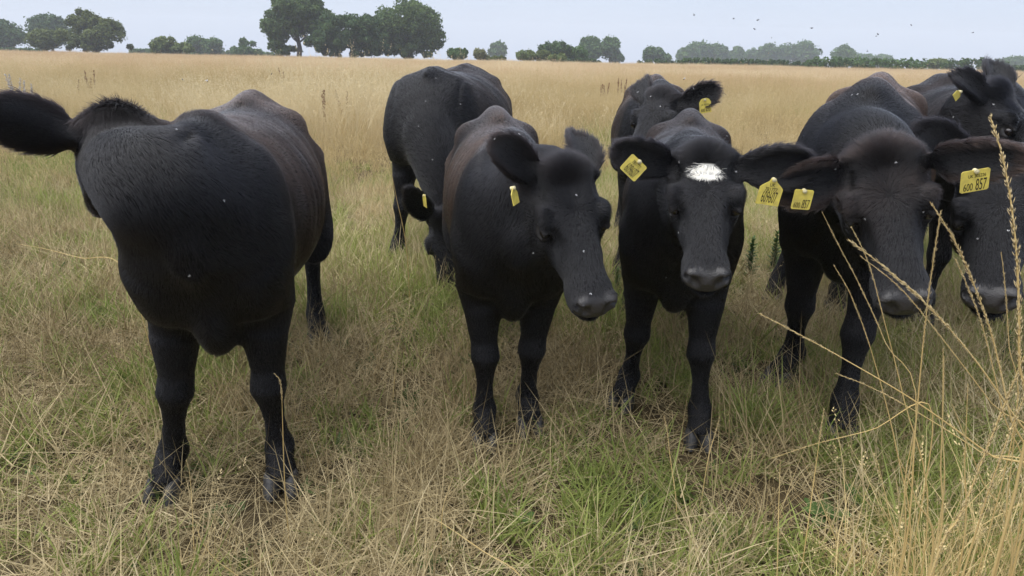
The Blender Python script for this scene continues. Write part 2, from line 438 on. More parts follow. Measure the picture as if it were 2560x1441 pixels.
# ---------------------------------------------------------------- materials
def coat_material(name, base, brown):
    m, N, L, b = new_mat(name)
    br = N.new('ShaderNodeAttribute'); br.attribute_name = 'brown'
    wh = N.new('ShaderNodeAttribute'); wh.attribute_name = 'white'
    sk = N.new('ShaderNodeAttribute'); sk.attribute_name = 'skin'
    mx = N.new('ShaderNodeMix'); mx.data_type = 'RGBA'
    mx.inputs[6].default_value = (*base, 1); mx.inputs[7].default_value = (*brown, 1)
    L.new(br.outputs['Fac'], mx.inputs['Factor'])
    mw = N.new('ShaderNodeMix'); mw.data_type = 'RGBA'; mw.inputs[7].default_value = (0.70, 0.68, 0.62, 1)
    L.new(mx.outputs[2], mw.inputs[6]); L.new(wh.outputs['Fac'], mw.inputs['Factor'])
    tc = N.new('ShaderNodeTexCoord')
    ns = N.new('ShaderNodeTexNoise'); ns.inputs['Scale'].default_value = 55; ns.inputs['Detail'].default_value = 3
    L.new(tc.outputs['Object'], ns.inputs['Vector'])
    sc = N.new('ShaderNodeMix'); sc.data_type = 'RGBA'
    sc.inputs[6].default_value = (0.010, 0.0095, 0.0095, 1); sc.inputs[7].default_value = (0.042, 0.038, 0.036, 1)
    L.new(ns.outputs['Fac'], sc.inputs['Factor'])
    ms = N.new('ShaderNodeMix'); ms.data_type = 'RGBA'
    L.new(mw.outputs[2], ms.inputs[6]); L.new(sc.outputs[2], ms.inputs[7]); L.new(sk.outputs['Fac'], ms.inputs['Factor'])
    L.new(ms.outputs[2], b.inputs['Base Color'])
    rr = N.new('ShaderNodeMapRange'); rr.inputs['To Min'].default_value = 0.62; rr.inputs['To Max'].default_value = 0.44
    L.new(sk.outputs['Fac'], rr.inputs['Value']); L.new(rr.outputs['Result'], b.inputs['Roughness'])
    ss = N.new('ShaderNodeMapRange'); ss.inputs['To Min'].default_value = 0.12; ss.inputs['To Max'].default_value = 0.5
    L.new(sk.outputs['Fac'], ss.inputs['Value']); L.new(ss.outputs['Result'], b.inputs['Specular IOR Level'])
    vo = N.new('ShaderNodeTexVoronoi'); vo.inputs['Scale'].default_value = 260
    L.new(tc.outputs['Object'], vo.inputs['Vector'])
    bp = N.new('ShaderNodeBump'); bp.inputs['Strength'].default_value = 0.4; bp.inputs['Distance'].default_value = 0.003
    mm = N.new('ShaderNodeMath'); mm.operation = 'MULTIPLY'
    L.new(vo.outputs['Distance'], mm.inputs[0]); L.new(sk.outputs['Fac'], mm.inputs[1])
    L.new(mm.outputs[0], bp.inputs['Height'])
    L.new(bp.outputs['Normal'], b.inputs['Normal'])
    return m

def hair_material(name, base, brown):
    m, N, L, b = new_mat(name)
    N.remove(b)
    h = N.new('ShaderNodeBsdfHairPrincipled')
    h.model = 'CHIANG'; h.parametrization = 'COLOR'
    h.inputs['Roughness'].default_value = 0.40
    h.inputs['IOR'].default_value = 1.42
    h.inputs['Radial Roughness'].default_value = 0.55
    br = N.new('ShaderNodeAttribute'); br.attribute_name = 'brown'
    wh = N.new('ShaderNodeAttribute'); wh.attribute_name = 'white'
    mx = N.new('ShaderNodeMix'); mx.data_type = 'RGBA'
    mx.inputs[6].default_value = (*base, 1); mx.inputs[7].default_value = (*brown, 1)
    L.new(br.outputs['Fac'], mx.inputs['Factor'])
    mw = N.new('ShaderNodeMix'); mw.data_type = 'RGBA'; mw.inputs[7].default_value = (0.80, 0.77, 0.70, 1)
    L.new(mx.outputs[2], mw.inputs[6]); L.new(wh.outputs['Fac'], mw.inputs['Factor'])
    L.new(mw.outputs[2], h.inputs['Color'])
    L.new(h.outputs['BSDF'], N['Material Output'].inputs['Surface'])
    return m

M_COAT = coat_material('black_coat', (0.0045, 0.0042, 0.0048), (0.036, 0.021, 0.014))
M_HAIR = hair_material('black_hair', (0.0035, 0.0035, 0.0045), (0.150, 0.080, 0.050))

def plain(name, col, rough=0.5, spec=0.5, bump=0.0, scale=60, col2=None):
    m, N, L, b = new_mat(name)
    tc = N.new('ShaderNodeTexCoord')
    ns = N.new('ShaderNodeTexNoise'); ns.inputs['Scale'].default_value = scale; ns.inputs['Detail'].default_value = 4
    L.new(tc.outputs['Object'], ns.inputs['Vector'])
    mx = N.new('ShaderNodeMix'); mx.data_type = 'RGBA'
    c2 = col2 if col2 else tuple(c * 0.7 for c in col)
    mx.inputs[6].default_value = (*c2, 1); mx.inputs[7].default_value = (*col, 1)
    rp = N.new('ShaderNodeMapRange'); rp.inputs['From Min'].default_value = 0.35; rp.inputs['From Max'].default_value = 0.65
    L.new(ns.outputs['Fac'], rp.inputs['Value']); L.new(rp.outputs['Result'], mx.inputs['Factor'])
    L.new(mx.outputs[2], b.inputs['Base Color'])
    b.inputs['Roughness'].default_value = rough
    b.inputs['Specular IOR Level'].default_value = spec
    if bump:
        bp = N.new('ShaderNodeBump'); bp.inputs['Strength'].default_value = bump; bp.inputs['Distance'].default_value = 0.003
        L.new(ns.outputs['Fac'], bp.inputs['Height']); L.new(bp.outputs['Normal'], b.inputs['Normal'])
    return m

M_EYE = plain('eye_surface', (0.012, 0.009, 0.008), 0.08, 0.6)
M_WHITE_HAIR = plain('white_hair', (0.84, 0.82, 0.76), 0.6, 0.3, 0, 90, (0.74, 0.71, 0.63))
M_HOOF = plain('hoof_horn', (0.050, 0.048, 0.047), 0.55, 0.35, 0.4, 70, (0.018, 0.017, 0.017))
M_TAG = plain('yellow_plastic', (0.70, 0.58, 0.11), 0.5, 0.35, 0.1, 45, (0.52, 0.42, 0.10))
M_INK = plain('black_print', (0.02, 0.018, 0.012), 0.6, 0.3)
M_STUD = plain('cream_plastic', (0.65, 0.58, 0.34), 0.4, 0.4)

# ---------------------------------------------------------------- shape functions
def smin(a, b, k):
    h = np.clip(0.5 + 0.5 * (b - a) / k, 0, 1)
    return b + (a - b) * h - k * h * (1 - h)

class Loft:
    """an elliptical tube whose sections change along a bent line"""
    def __init__(self, C, U, w, hu, hd, nu=2.2, nd=2.2, curl=0.0):
        self.C = np.asarray(C, float); M = len(self.C)
        self.U = nrm(np.broadcast_to(np.asarray(U, float), self.C.shape))
        self.w, self.hu, self.hd = [np.broadcast_to(np.asarray(q, float), (M,)) for q in (w, hu, hd)]
        self.nu, self.nd = [np.broadcast_to(np.asarray(q, float), (M,)) for q in (nu, nd)]; self.curl = curl
        self.T = nrm(np.gradient(self.C, axis=0))
        rad = np.maximum(self.w, np.maximum(self.hu, self.hd)).max() + 0.02
        self.lo = self.C.min(0) - rad; self.hi = self.C.max(0) + rad
        ax = nrm(self.C[-1] - self.C[0]); q = self.C - self.C[0]
        self.straight = np.linalg.norm(q - np.outer(q @ ax, ax), axis=1).max() < 1e-6
    def frame(self, P):
        if self.straight:
            ax = nrm(self.C[-1] - self.C[0]); u = (P - self.C[0]) @ ax; us = (self.C - self.C[0]) @ ax
            bi = np.clip(np.searchsorted(us, u) - 1, 0, len(us) - 2)
            bt = np.clip((u - us[bi]) / (us[bi + 1] - us[bi]), 0, 1)
            c = self.C[0] + np.clip(u, 0, us[-1])[:, None] * ax
            T = np.broadcast_to(ax, P.shape); S = nrm(np.cross(self.U[0], ax)); U = np.cross(ax, S)
            return bi, bt, c, T, np.broadcast_to(U, P.shape), np.broadcast_to(S, P.shape)
        best = np.full(len(P), 1e9); bi = np.zeros(len(P), int); bt = np.zeros(len(P))
        for i in range(len(self.C) - 1):
            a, b = self.C[i], self.C[i + 1]; ab = b - a
            t = np.clip(((P - a) @ ab) / (ab @ ab), 0, 1)
            q = P - (a + t[:, None] * ab); d = np.einsum('ij,ij->i', q, q)
            k = d < best
            best[k] = d[k]; bi[k] = i; bt[k] = t[k]
        t = bt[:, None]
        c = self.C[bi] * (1 - t) + self.C[bi + 1] * t
        T = nrm(self.T[bi] * (1 - t) + self.T[bi + 1] * t)
        U = self.U[bi] * (1 - t) + self.U[bi + 1] * t
        S = nrm(np.cross(U, T)); U = np.cross(T, S)
        return bi, bt, c, T, U, S
    def d(self, P):
        out = np.full(len(P), 0.2)
        k = np.all((P > self.lo - 0.12) & (P < self.hi + 0.12), axis=1)
        if not k.any():
            return out
        Q = P[k]
        bi, bt, c, T, U, S = self.frame(Q)
        q = Q - c
        a = np.einsum('ij,ij->i', q, S); b = np.einsum('ij,ij->i', q, U);
        M = len(self.C)
        e = np.maximum(np.where(bi == 0, -((Q - self.C[0]) @ self.T[0]), -9.0), np.where(bi == M - 2, (Q - self.C[-1]) @ self.T[-1], -9.0))
        L = lambda v: v[bi] * (1 - bt) + v[bi + 1] * bt
        w = L(self.w); h = np.where(b > 0, L(self.hu), L(self.hd))
        if self.curl:
            b = b - self.curl * a * a / w
            h = L(self.hu)
        n = np.where(b > 0, L(self.nu), L(self.nd))
        A = np.maximum(np.abs(a) / w, 1e-4); Bq = np.maximum(np.abs(b) / h, 1e-4)
        kk = (A ** n + Bq ** n) ** (1 / n)
        g = np.hypot((A / kk) ** (n - 1) / w, (Bq / kk) ** (n - 1) / h)
        d = (kk - 1) / np.maximum(g, 1e-6)
        if self.curl:
            d = d / np.sqrt(1 + (2 * self.curl * np.minimum(np.abs(a) / w, 1.2)) ** 2)
        d = np.maximum(d, -1.2 * np.minimum(w, h))
        d = np.where(e > 0, np.hypot(np.maximum(d, 0), e), np.maximum(d, e))
        out[k] = d
        return out

class Ell:
    """an ellipsoid: centre, radii, rotation (columns are its axes)"""
    def __init__(self, c, r, R=None):
        self.c = np.asarray(c, float); self.r = np.asarray(r, float); self.R = np.eye(3) if R is None else np.asarray(R, float)
    def d(self, P):
        out = np.full(len(P), 0.2)
        m = self.r.max() + 0.15
        k = np.all(np.abs(P - self.c) < m, axis=1)
        if k.any():
            q = (P[k] - self.c) @ self.R
            k0 = np.linalg.norm(q / self.r, axis=1); k1 = np.linalg.norm(q / self.r ** 2, axis=1)
            out[k] = np.where(k1 > 1e-6, k0 * (k0 - 1) / np.maximum(k1, 1e-6), -self.r.min())
        return out

def surface(field, lo, hi, h):
    """surface nets of a distance field, worked out only near the surface"""
    lo = np.asarray(lo, float)
    B = 8                                                            # fine cells in a coarse one
    n = (np.ceil((np.asarray(hi) - lo) / (h * B)).astype(int) + 1)   # coarse cells
    H = h * B
    g = np.stack(np.meshgrid(*[np.arange(k) for k in n], indexing='ij'), -1).reshape(-1, 3)
    dc = field(lo + (g + 0.5) * H - 0.5 * h)
    near = np.abs(dc) < H * 1.8
    g = g[near]
    o4 = np.stack(np.meshgrid(*[np.arange(4)] * 3, indexing='ij'), -1).reshape(-1, 3)
    m = (g[:, None] * 4 + o4[None]).reshape(-1, 3)                   # cells of 2 fine cells
    dm = field(lo + (m * 2 + 0.5) * h)
    m = m[np.abs(dm) < 2 * h * 3.0]
    o2 = np.stack(np.meshgrid(*[np.arange(2)] * 3, indexing='ij'), -1).reshape(-1, 3)
    p = (m[:, None] * 2 + o2[None]).reshape(-1, 3)
    N = n * B + 2
    d = field(lo + p * h)
    D = np.full(int(N.prod()), np.nan, np.float32)
    st = np.array([N[1] * N[2], N[2], 1])
    f = p @ st
    D[f] = d
    off = np.array([[i, j, k] for i in (0, 1) for j in (0, 1) for k in (0, 1)])
    cf = f[:, None] + (off @ st)[None]
    cf = np.minimum(cf, len(D) - 1)
    cd = D[cf]
    ok = ~np.isnan(cd).any(1)
    ok &= (cd < 0).any(1) & (cd > 0).any(1)
    pc = p[ok]; cd = cd[ok]; fc = f[ok]
    acc = np.zeros((len(pc), 3)); cnt = np.zeros(len(pc))
    for i in range(8):
        for j in range(i + 1, 8):
            if np.abs(off[i] - off[j]).sum() != 1: continue
            a, b = cd[:, i], cd[:, j]
            s = (a < 0) != (b < 0)
            t = np.where(s, a / np.where(s, a - b, 1), 0)[:, None]
            acc += np.where(s[:, None], off[i] + t * (off[j] - off[i]), 0); cnt += s
    V = lo + (pc + acc / cnt[:, None]) * h
    idx = np.full(len(D), -1, np.int32); idx[fc] = np.arange(len(fc))
    Q = []
    for ax in range(3):
        s0 = D[f]; f1 = np.minimum(f + st[ax], len(D) - 1); s1 = D[f1]
        e = ~np.isnan(s0) & ~np.isnan(s1) & ((s0 < 0) != (s1 < 0))
        u, v = st[(ax + 1) % 3], st[(ax + 2) % 3]
        ff = f[e]
        q = np.stack([idx[ff], idx[ff - u], idx[ff - u - v], idx[ff - v]], 1)
        flip = s0[e] > 0
        q[flip] = q[flip][:, ::-1]
        Q.append(q[(q >= 0).all(1)])
    return V.astype(np.float32), np.concatenate(Q)

def bez(p0, p1, p2, p3, n):
    t = np.linspace(0, 1, n)[:, None]
    return (1 - t) ** 3 * p0 + 3 * (1 - t) ** 2 * t * p1 + 3 * (1 - t) * t * t * p2 + t ** 3 * p3

def interp_rows(rows, n):
    """smooth resampling of table rows (first column is the key)"""
    rows = np.asarray(rows, float); x = np.linspace(rows[0, 0], rows[-1, 0], n)
    return np.column_stack([x] + [np.interp(x, rows[:, 0], rows[:, c]) for c in range(1, rows.shape[1])])

BODY = [  # x, top, bottom, half width
    (-1.56, 1.02, 0.90, 0.050), (-1.50, 1.115, 0.80, 0.130), (-1.38, 1.190, 0.72, 0.205), (-1.20, 1.236, 0.66, 0.250),
    (-1.00, 1.228, 0.60, 0.285), (-0.80, 1.205, 0.55, 0.305), (-0.55, 1.200, 0.525, 0.312), (-0.30, 1.210, 0.53, 0.282),
    (-0.12, 1.232, 0.595, 0.240), (0.04, 1.225, 0.70, 0.212), (0.14, 1.165, 0.745, 0.188), (0.24, 1.08, 0.775, 0.145), (0.30, 0.99, 0.81, 0.090), (0.33, 0.93, 0.85, 0.030)]
HEAD = [  # x, half width, top, bottom
    (-0.02, 0.055, 0.052, -0.070), (0.015, 0.085, 0.078, -0.105), (0.06, 0.109, 0.086, -0.140), (0.13, 0.120, 0.082, -0.170), (0.19, 0.116, 0.073, -0.172),
    (0.25, 0.099, 0.062, -0.156), (0.31, 0.080, 0.052, -0.126), (0.37, 0.067, 0.046, -0.100), (0.42, 0.065, 0.044, -0.086),
    (0.465, 0.067, 0.040, -0.076), (0.495, 0.063, 0.026, -0.062), (0.512, 0.042, 0.004, -0.038)]

def head_frame(poll, nose, side):
    """axes of the head from the top of the poll, the tip of the nose and a rough leftward direction"""
    v = nrm(nose - poll)
    y = nrm(np.asarray(side, float) - v * np.dot(side, v))
    z = np.cross(v, y)
    al = math.atan2(0.07, 0.485)
    return np.stack([math.cos(al) * v + math.sin(al) * z, y, -math.sin(al) * v + math.cos(al) * z], 1)

def make_cow(name, label, root, yaw, s, poll, nose, side, ears, hooves, neck=None, fat=1.0, res=0.007, hairs=60000,
             browning=0.3, white=False, tags=(), eyes=True, neck_w=1.0, seed=1, tail_to=None, hair_r=0.00048, knee_out=0.0,
             neck_h=1.0, bony=1.0, chest=0.80, brisket=0.0, longhair=1.0, headscale=1.0):
    rng = np.random.default_rng(seed)
    cs, sn = math.cos(yaw), math.sin(yaw)
    Rw = np.array([[cs, -sn, 0], [sn, cs, 0], [0, 0, 1]])
    rt = np.array([root[0], root[1], 0.0])
    to_l = lambda p: ((np.asarray(p, float) - rt) @ Rw) / s       # world -> unit cow
    dir_l = lambda v: np.asarray(v, float) @ Rw
    X, Y, Z = np.eye(3)
    groups = []                                                    # (flow kind, distance function, blend)
    # trunk
    b = interp_rows(BODY, 26)
    zc = np.full(len(b), 0.88)
    C = np.column_stack([b[:, 0], 0 * zc, zc])
    trunk = Loft(C, Z, b[:, 3] * fat * np.interp(b[:, 0], [-0.45, 0.0], [1.0, 0.6 + 0.4 * chest / 0.95]), b[:, 1] - zc, zc - b[:, 2], 1.85, np.interp(b[:, 0], [-0.7, -0.15, 0.15], [2.25, 1.8, 1.3]))
    # head
    R = head_frame(poll, nose, side)
    R = np.stack([dir_l(R[:, i]) for i in range(3)], 1)
    hs = headscale
    O = to_l(poll) - R @ (np.array([0.02, 0, 0.085]) * hs)
    hw = lambda p: O + (R @ (np.asarray(p, float) * hs).T).T
    h = interp_rows(HEAD, 24)
    head = Loft(hw(np.column_stack([h[:, 0], 0 * h[:, 0], 0 * h[:, 0]])), R[:, 2], h[:, 1] * hs, h[:, 2] * hs, -h[:, 3] * hs, 2.7, 2.3)
    # neck
    p0 = np.array([0.02, 0, 0.93]); p3 = hw([0.05, 0, -0.03])
    if neck is None:
        p1 = p0 + np.array([0.28, 0, 0.03]); p2 = p3 - R[:, 0] * 0.16
    else:
        p1, p2 = to_l(neck[0]), to_l(neck[1])
    nc = bez(p0, p1, p2, p3, 14); t = np.linspace(0, 1, 14)
    nU = nrm(Z[None] * (1 - t)[:, None] + (R[:, 2] * 0.7 + R[:, 0] * -0.3)[None] * t[:, None])
    neckL = Loft(nc, nU, np.interp(t, [0, .35, .7, 1], [.205, .165, .118, .098]) * neck_w,
                 np.interp(t, [0, .3, .7, 1], [.25, .19, .135, .098]), np.interp(t, [0, .3, .7, 1], [.25, .22, .17, .13]), 1.9, 2.2)
    neckE = []
    nw, nhu, nhd = neckL.w, neckL.hu, neckL.hd
    seg = np.linalg.norm(np.diff(nc, axis=0), axis=1).mean()
    for i in range(14):
        T = neckL.T[i]; S = nrm(np.cross(nU[i], T)); U = np.cross(T, S)
        cc = nc[i] + U * (nhu[i] - nhd[i]) * 0.5 * neck_h
        neckE.append(Ell(cc, [max(seg * 2.0, 0.09), nw[i] * 0.97, (nhu[i] + nhd[i]) * 0.5 * 0.97 * (1 + (neck_h - 1) * min(1, i / 4))], np.stack([T, S, U], 1)))
    class NeckField:
        def d(self, P):
            d = neckE[0].d(P)
            for e in neckE[1:]: d = smin(d, e.d(P), .05)
            return d
    neckF = NeckField()
    # legs
    legs = []; feet = []
    for i, (key, hp) in enumerate(zip(('FL', 'FR', 'HL', 'HR'), hooves)):
        sg = 1 if key[1] == 'L' else -1
        f = to_l([hp[0], hp[1], 0]); f[2] = 0
        tw = nrm(np.array([hp[2] if len(hp) > 2 else 1.0, hp[3] if len(hp) > 3 else 0.12 * sg, 0]))   # toe direction, local
        if key[0] == 'F':
            top = np.array([0.07, sg * 0.150 * chest, 0.86]); elb = np.array([-0.02, sg * 0.160 * chest, 0.66])
            kn = elb * 0.42 + (f - tw * 0.05) * 0.58 + np.array([0.03, -sg * 0.012 + sg * knee_out, 0]); kn[2] = 0.365
            fet = (f - tw * 0.07) + 0.06 * (kn - f); fet[2] = 0.125
            top_c = (elb + kn) / 2
            pts = [top, elb, top_c + np.array([0.008, 0, 0.05]), kn + (elb - kn) * 0.22, kn, kn + (fet - kn) * 0.25, (kn + fet) / 2, fet + (kn - fet) * 0.22, fet, fet * 0.5 + f * 0.5 + Z * 0.012, f - tw * 0.005 + Z * 0.035]
            pts[9] = fet * 0.5 + (f + Z * 0.05) * 0.5
            w = [.092, .094, .074, .053, .058, .040, .032, .036, .050, .045, .055]
            dd = [.17, .135, .085, .056, .056, .042, .037, .043, .054, .049, .060]
        else:
            top = np.array([-1.22, sg * 0.16 * fat, 0.93]); sti = np.array([-1.10, sg * 0.20 * fat, 0.68])
            hock = f * 0.6 + np.array([-1.30, sg * 0.18, 0]) * 0.4 + np.array([-0.09, 0, 0]); hock[2] = 0.46
            fet = f - tw * 0.06 + 0.1 * (hock - f); fet[2] = 0.125
            pts = [top, sti, sti * 0.5 + hock * 0.5 + X * 0.01, hock + (sti - hock) * 0.18, hock, hock + (fet - hock) * 0.25, (hock + fet) / 2, fet + (hock - fet) * 0.2, fet, fet * 0.5 + (f + Z * 0.05) * 0.5, f + Z * 0.035]
            w = [.13, .115, .080, .048, .048, .038, .033, .036, .048, .045, .054]
            dd = [.24, .19, .105, .062, .068, .054, .045, .047, .056, .050, .058]
        pts = np.array(pts)
        fw = nrm(tw * 0.6 + X * 0.4)
        L = Loft(pts, fw, w, dd, dd, 2.1, 2.1)
        legs.append(L); feet.append((f, tw))
    # ears
    earL = []
    for (sg, tip, nrmv, wid) in ears:
        base = hw([0.035, sg * 0.088, 0.030]); tp = to_l(tip); dv = tp - base; ln = np.linalg.norm(dv)
        if wid <= 0: wid = 1.0
        tt = np.array([0, .10, .22, .38, .55, .72, .86, .95, 1.0])
        sag = np.array([0, 0, .01, .02, .02, .012, .0, -.012, -.02])
        c = base + dv * tt[:, None]
        c = c + dir_l(nrm(nrmv))[None] * sag[:, None] * 0.6
        prof = np.array([.034, .034, .044, .062, .071, .069, .056, .038, .014]) * wid
        th = np.array([.034, .030, .020, .013, .011, .011, .011, .010, .008])
        earL.append(Loft(c, dir_l(nrm(nrmv)), prof, th, th, 3.0, 3.0, curl=0.5))
    # tail
    tb = np.array([-1.50, 0, 1.07])
    tc = np.array([tb + [-.0, 0, .01], [-1.58, 0, .99], [-1.63, .01, .85], [-1.61, .02, .62], [-1.59, .03, .42], [-1.58, .03, .28]])
    tail = Loft(tc, Y, [.03, .028, .024, .022, .030, .012], [.03, .028, .024, .022, .030, .012], [.03, .028, .024, .022, .030, .012])
    # muscles and bones
    def rotx(ax, a):
        return np.array(Matrix.Rotation(a, 3, ax))
    lumps = []
    for sg in (1, -1):
        lumps.append((Ell([-0.01, sg * 0.165 * chest * min(fat, 1.1), 0.93], [.14, .060 * min(1, bony + .3), .20], rotx('Y', 0.28)), .11))     # shoulder blade
        lumps.append((Ell([0.14, sg * 0.150 * chest, 0.79], [.10, .070, .13]), .09))                             # point of shoulder
        lumps.append((Ell([-1.08, sg * 0.172 * fat, 1.110], [.09, .055 * bony, .055 * bony]), .09))                    # hook bone
        lumps.append((Ell([-1.46, sg * 0.085, 1.085], [.05, .04 * bony, .04 * bony]), .07))                              # pin bone
    lumps.append((Ell([-1.06, 0, 1.215], [.24, .045 * bony, .045 * bony]), .06))                                       # sacrum
    lumps.append((Ell([-0.03, 0, 1.215], [.17, .045 * bony, .045 * bony]), .07))                                       # withers
    lumps.append((Ell([0.11, 0, 0.69 - brisket * 0.6], [.12, .070, .145 + brisket * 0.7]), .08))                # brisket
    lumps.append((Ell([-1.0, 0, .535], [.12, .07, .05]), .06))
    hl = []
    for sg in (1, -1):
        hl.append((Ell(hw([.160, sg * .103, .046]), np.array([.046, .026, .030]) * hs, R), .022))        # brow
        hl.append((Ell(hw([.196, sg * .111, .030]), np.array([.034, .016, .012]) * hs, R @ np.array(Euler((0, 0.28, 0)).to_matrix())), .010))   # upper lid
        hl.append((Ell(hw([.205, sg * .097, .004]), np.array([.040, .030, .030]) * hs, R), .02))         # eye socket rim
        hl.append((Ell(hw([.140, sg * .082, -.090]), np.array([.085, .030, .075]) * hs, R), .04))        # cheek
        hl.append((Ell(hw([.476, sg * .049, .008]), np.array([.032, .030, .035]) * hs, R), .02))         # nostril wing
        hl.append((Ell(hw([.425, sg * .050, -.030]), np.array([.055, .026, .042]) * hs, R), .025))       # upper lip
        hl.append((Ell(hw([.030, sg * .060, .060]), np.array([.045, .045, .035]) * hs, R), .03))
    hl.append((Ell(hw([.022, 0, .085]), np.array([.045, .055, .035]) * hs, R), .035))                    # poll knob
    hl.append((Ell(hw([.455, 0, -.070]), np.array([.050, .050, .028]) * hs, R), .02))                    # lower lip
    cuts = []
    for sg in (1, -1):
        Rn = R @ np.array(Euler((0, 0.5, -sg * 0.5)).to_matrix())
        cuts.append((Ell(hw([.508, sg * .042, .007]), np.array([.030, .021, .026]) * hs, Rn), .008))     # nostril
        cuts.append((Ell(hw([.486, sg * .064, .012]), np.array([.028, .013, .013]) * hs, R @ np.array(Euler((0.5 * sg, -0.2, 0)).to_matrix())), .008))
        if eyes:
            cuts.append((Ell(hw([.206, sg * .1275, .010]), np.array([.027, .021, .0150]) * hs, R @ np.array(Euler((0, 0.28, 0)).to_matrix())), .006))
        cuts.append((Ell(hw([.300, sg * .082, .034]), np.array([.085, .022, .026]) * hs, R @ np.array(Euler((0, 0.10, 0)).to_matrix())), .03))   # hollow beside the nose
        cuts.append((Ell(hw([.085, sg * .105, .075]), np.array([.050, .022, .028]) * hs, R), .03))       # temple
        cuts.append((Ell(hw([.255, sg * .096, -.008]), np.array([.050, .016, .018]) * hs, R @ np.array(Euler((0, 0.35, 0)).to_matrix())), .02))  # tear line
        cuts.append((Ell(hw([.44, sg * .078, -.058]), np.array([.060, .010, .005]) * hs, R), .008))      # mouth corner
    cuts.append((Ell(hw([.505, 0, -.056]), np.array([.030, .080, .005]) * hs, R), .008))                 # mouth line
    cuts.append((Ell(hw([.522, 0, -.020]), np.array([.012, .004, .030]) * hs, R), .008))                 # philtrum

    def parts_d(P):
        db = trunk.d(P)
        for e, k in lumps: db = smin(db, e.d(P), k)
        dh = head.d(P)
        for e, k in hl: dh = smin(dh, e.d(P), k)
        dn = neckF.d(P)
        dl = np.stack([L.d(P) for L in legs])
        de = np.stack([L.d(P) for L in earL])
        dt = tail.d(P)
        return db, dn, dh, dl, de, dt
    def field(P):
        db, dn, dh, dl, de, dt = parts_d(P)
        db = db + 0.0035 * np.sin(P[:, 0] * 84 + P[:, 2] * 12) * np.clip(1 - np.abs(P[:, 0] + 0.48) / 0.34, 0, 1) * np.clip(1 - np.abs(P[:, 2] - 0.92) / 0.28, 0, 1) * min(1, bony)
        for L in dl: db = smin(db, L, .075)
        db = smin(db, dt, .03)
        d = smin(db, dn, .10)
        d = smin(d, dh, .045)
        for L in de: d = smin(d, L, .022)
        for e, k in cuts:
            c = -e.d(P) if False else e.d(P)
            d = -smin(-d, c, k)
        return d

    allp = [nc, head.C] + [L.C for L in legs] + [L.C for L in earL] + [C, tail.C]
    allp = np.concatenate(allp)
    lo = allp.min(0) - np.array([.16, .40, .0]); hi = allp.max(0) + np.array([.16, .40, .18])
    lo[2] = 0.015
    res = res * RES_Q
    V, Q = surface(field, lo, hi, res / s)
    # light smoothing
    e = np.concatenate([Q[:, [0, 1]], Q[:, [1, 2]], Q[:, [2, 3]], Q[:, [3, 0]]])
    cnt = np.bincount(e[:, 0], minlength=len(V))[:, None]
    for _ in range(2):
        acc = np.stack([np.bincount(e[:, 0], V[e[:, 1], c], len(V)) for c in range(3)], 1) / np.maximum(cnt, 1)
        V = (V * 0.45 + acc * 0.55).astype(np.float32)
    # ---- per vertex: where on the animal, fur direction and length
    db, dn, dh, dl, de, dt = parts_d(V)
    hp = ((V - O) @ R) / hs
    Wt = np.stack([db, dn, dh, dl.min(0), de.min(0), dt]); Wt = np.exp(-(Wt - Wt.min(0)) / 0.025); Wt /= Wt.sum(0)
    side_y = np.clip(np.abs(V[:, 1]) / (0.3 * fat), 0, 1)
    f_body = np.column_stack([-np.ones(len(V)), 0 * side_y, -0.9 * side_y])
    _, bt_, _, nT, _, _ = neckL.frame(V)
    f_neck = -nT + np.array([0, 0, -0.55])
    wx, wy = hp[:, 0] - 0.165, hp[:, 1]
    f_head = (np.column_stack([wx, wy * 1.1, -0.25 * np.abs(wy)])) @ R.T
    f_leg = np.tile([0.0, 0, -1.0], (len(V), 1))
    ie = de.argmin(0); eT = np.stack([L.frame(V)[3] for L in earL])[ie, np.arange(len(V))]
    flow = (Wt[0][:, None] * nrm(f_body) + Wt[1][:, None] * nrm(f_neck) + Wt[2][:, None] * nrm(f_head) + Wt[3][:, None] * f_leg
            + Wt[4][:, None] * eT + Wt[5][:, None] * f_leg)
    # ear edges
    ew = np.zeros(len(V))
    for i, L in enumerate(earL):
        bi, bt, c, T, U, S = L.frame(V)
        a = np.einsum('ij,ij->i', V - c, S); wv = L.w[bi] * (1 - bt) + L.w[bi + 1] * bt
        k = (ie == i)
        ew[k] = np.clip((np.abs(a) / wv)[k] - 0.55, 0, 0.5) * 2 + (bt[k] + bi[k] > 6.3) * 0.8
    poll_w = np.exp(-((hp[:, 0] - 0.03) / 0.07) ** 2 - (hp[:, 1] / 0.085) ** 2) * (hp[:, 2] > 0.0) * Wt[2]
    length = Wt[0] * .022 + Wt[1] * .026 + Wt[2] * .018 + Wt[3] * .013 + Wt[4] * (.016 + .022 * np.clip(ew, 0, 1)) + Wt[5] * .02
    length = length + .030 * longhair * poll_w
    skin = np.clip((hp[:, 0] - 0.452 - 0.10 * np.clip(np.abs(hp[:, 1]) - 0.045, 0, 1)) / 0.016, 0, 1) * np.clip((hp[:, 2] + 0.052) / 0.012, 0, 1) * (Wt[2] > 0.5)
    eyed = np.minimum(np.linalg.norm(hp - np.array([.205, .112, .008]), axis=1), np.linalg.norm(hp - np.array([.205, -.112, .008]), axis=1))
    length = length * np.clip((eyed - 0.018) / 0.03, 0.02, 1)
    skin = np.maximum(skin, 0.75 * np.clip((0.034 - eyed) / 0.008, 0, 1))
    # brown cast: sun-bleached flanks and back
    n1 = np.sin(V[:, 0] * 7.1 + seed) * np.sin(V[:, 2] * 6.3 + 2.1 * seed) * 0.5 + np.sin(V[:, 0] * 15 + V[:, 1] * 9 + seed) * 0.25
    t = np.clip((0.16 - V[:, 0]) / 0.55, 0, 1); t = t * t * (3 - 2 * t)
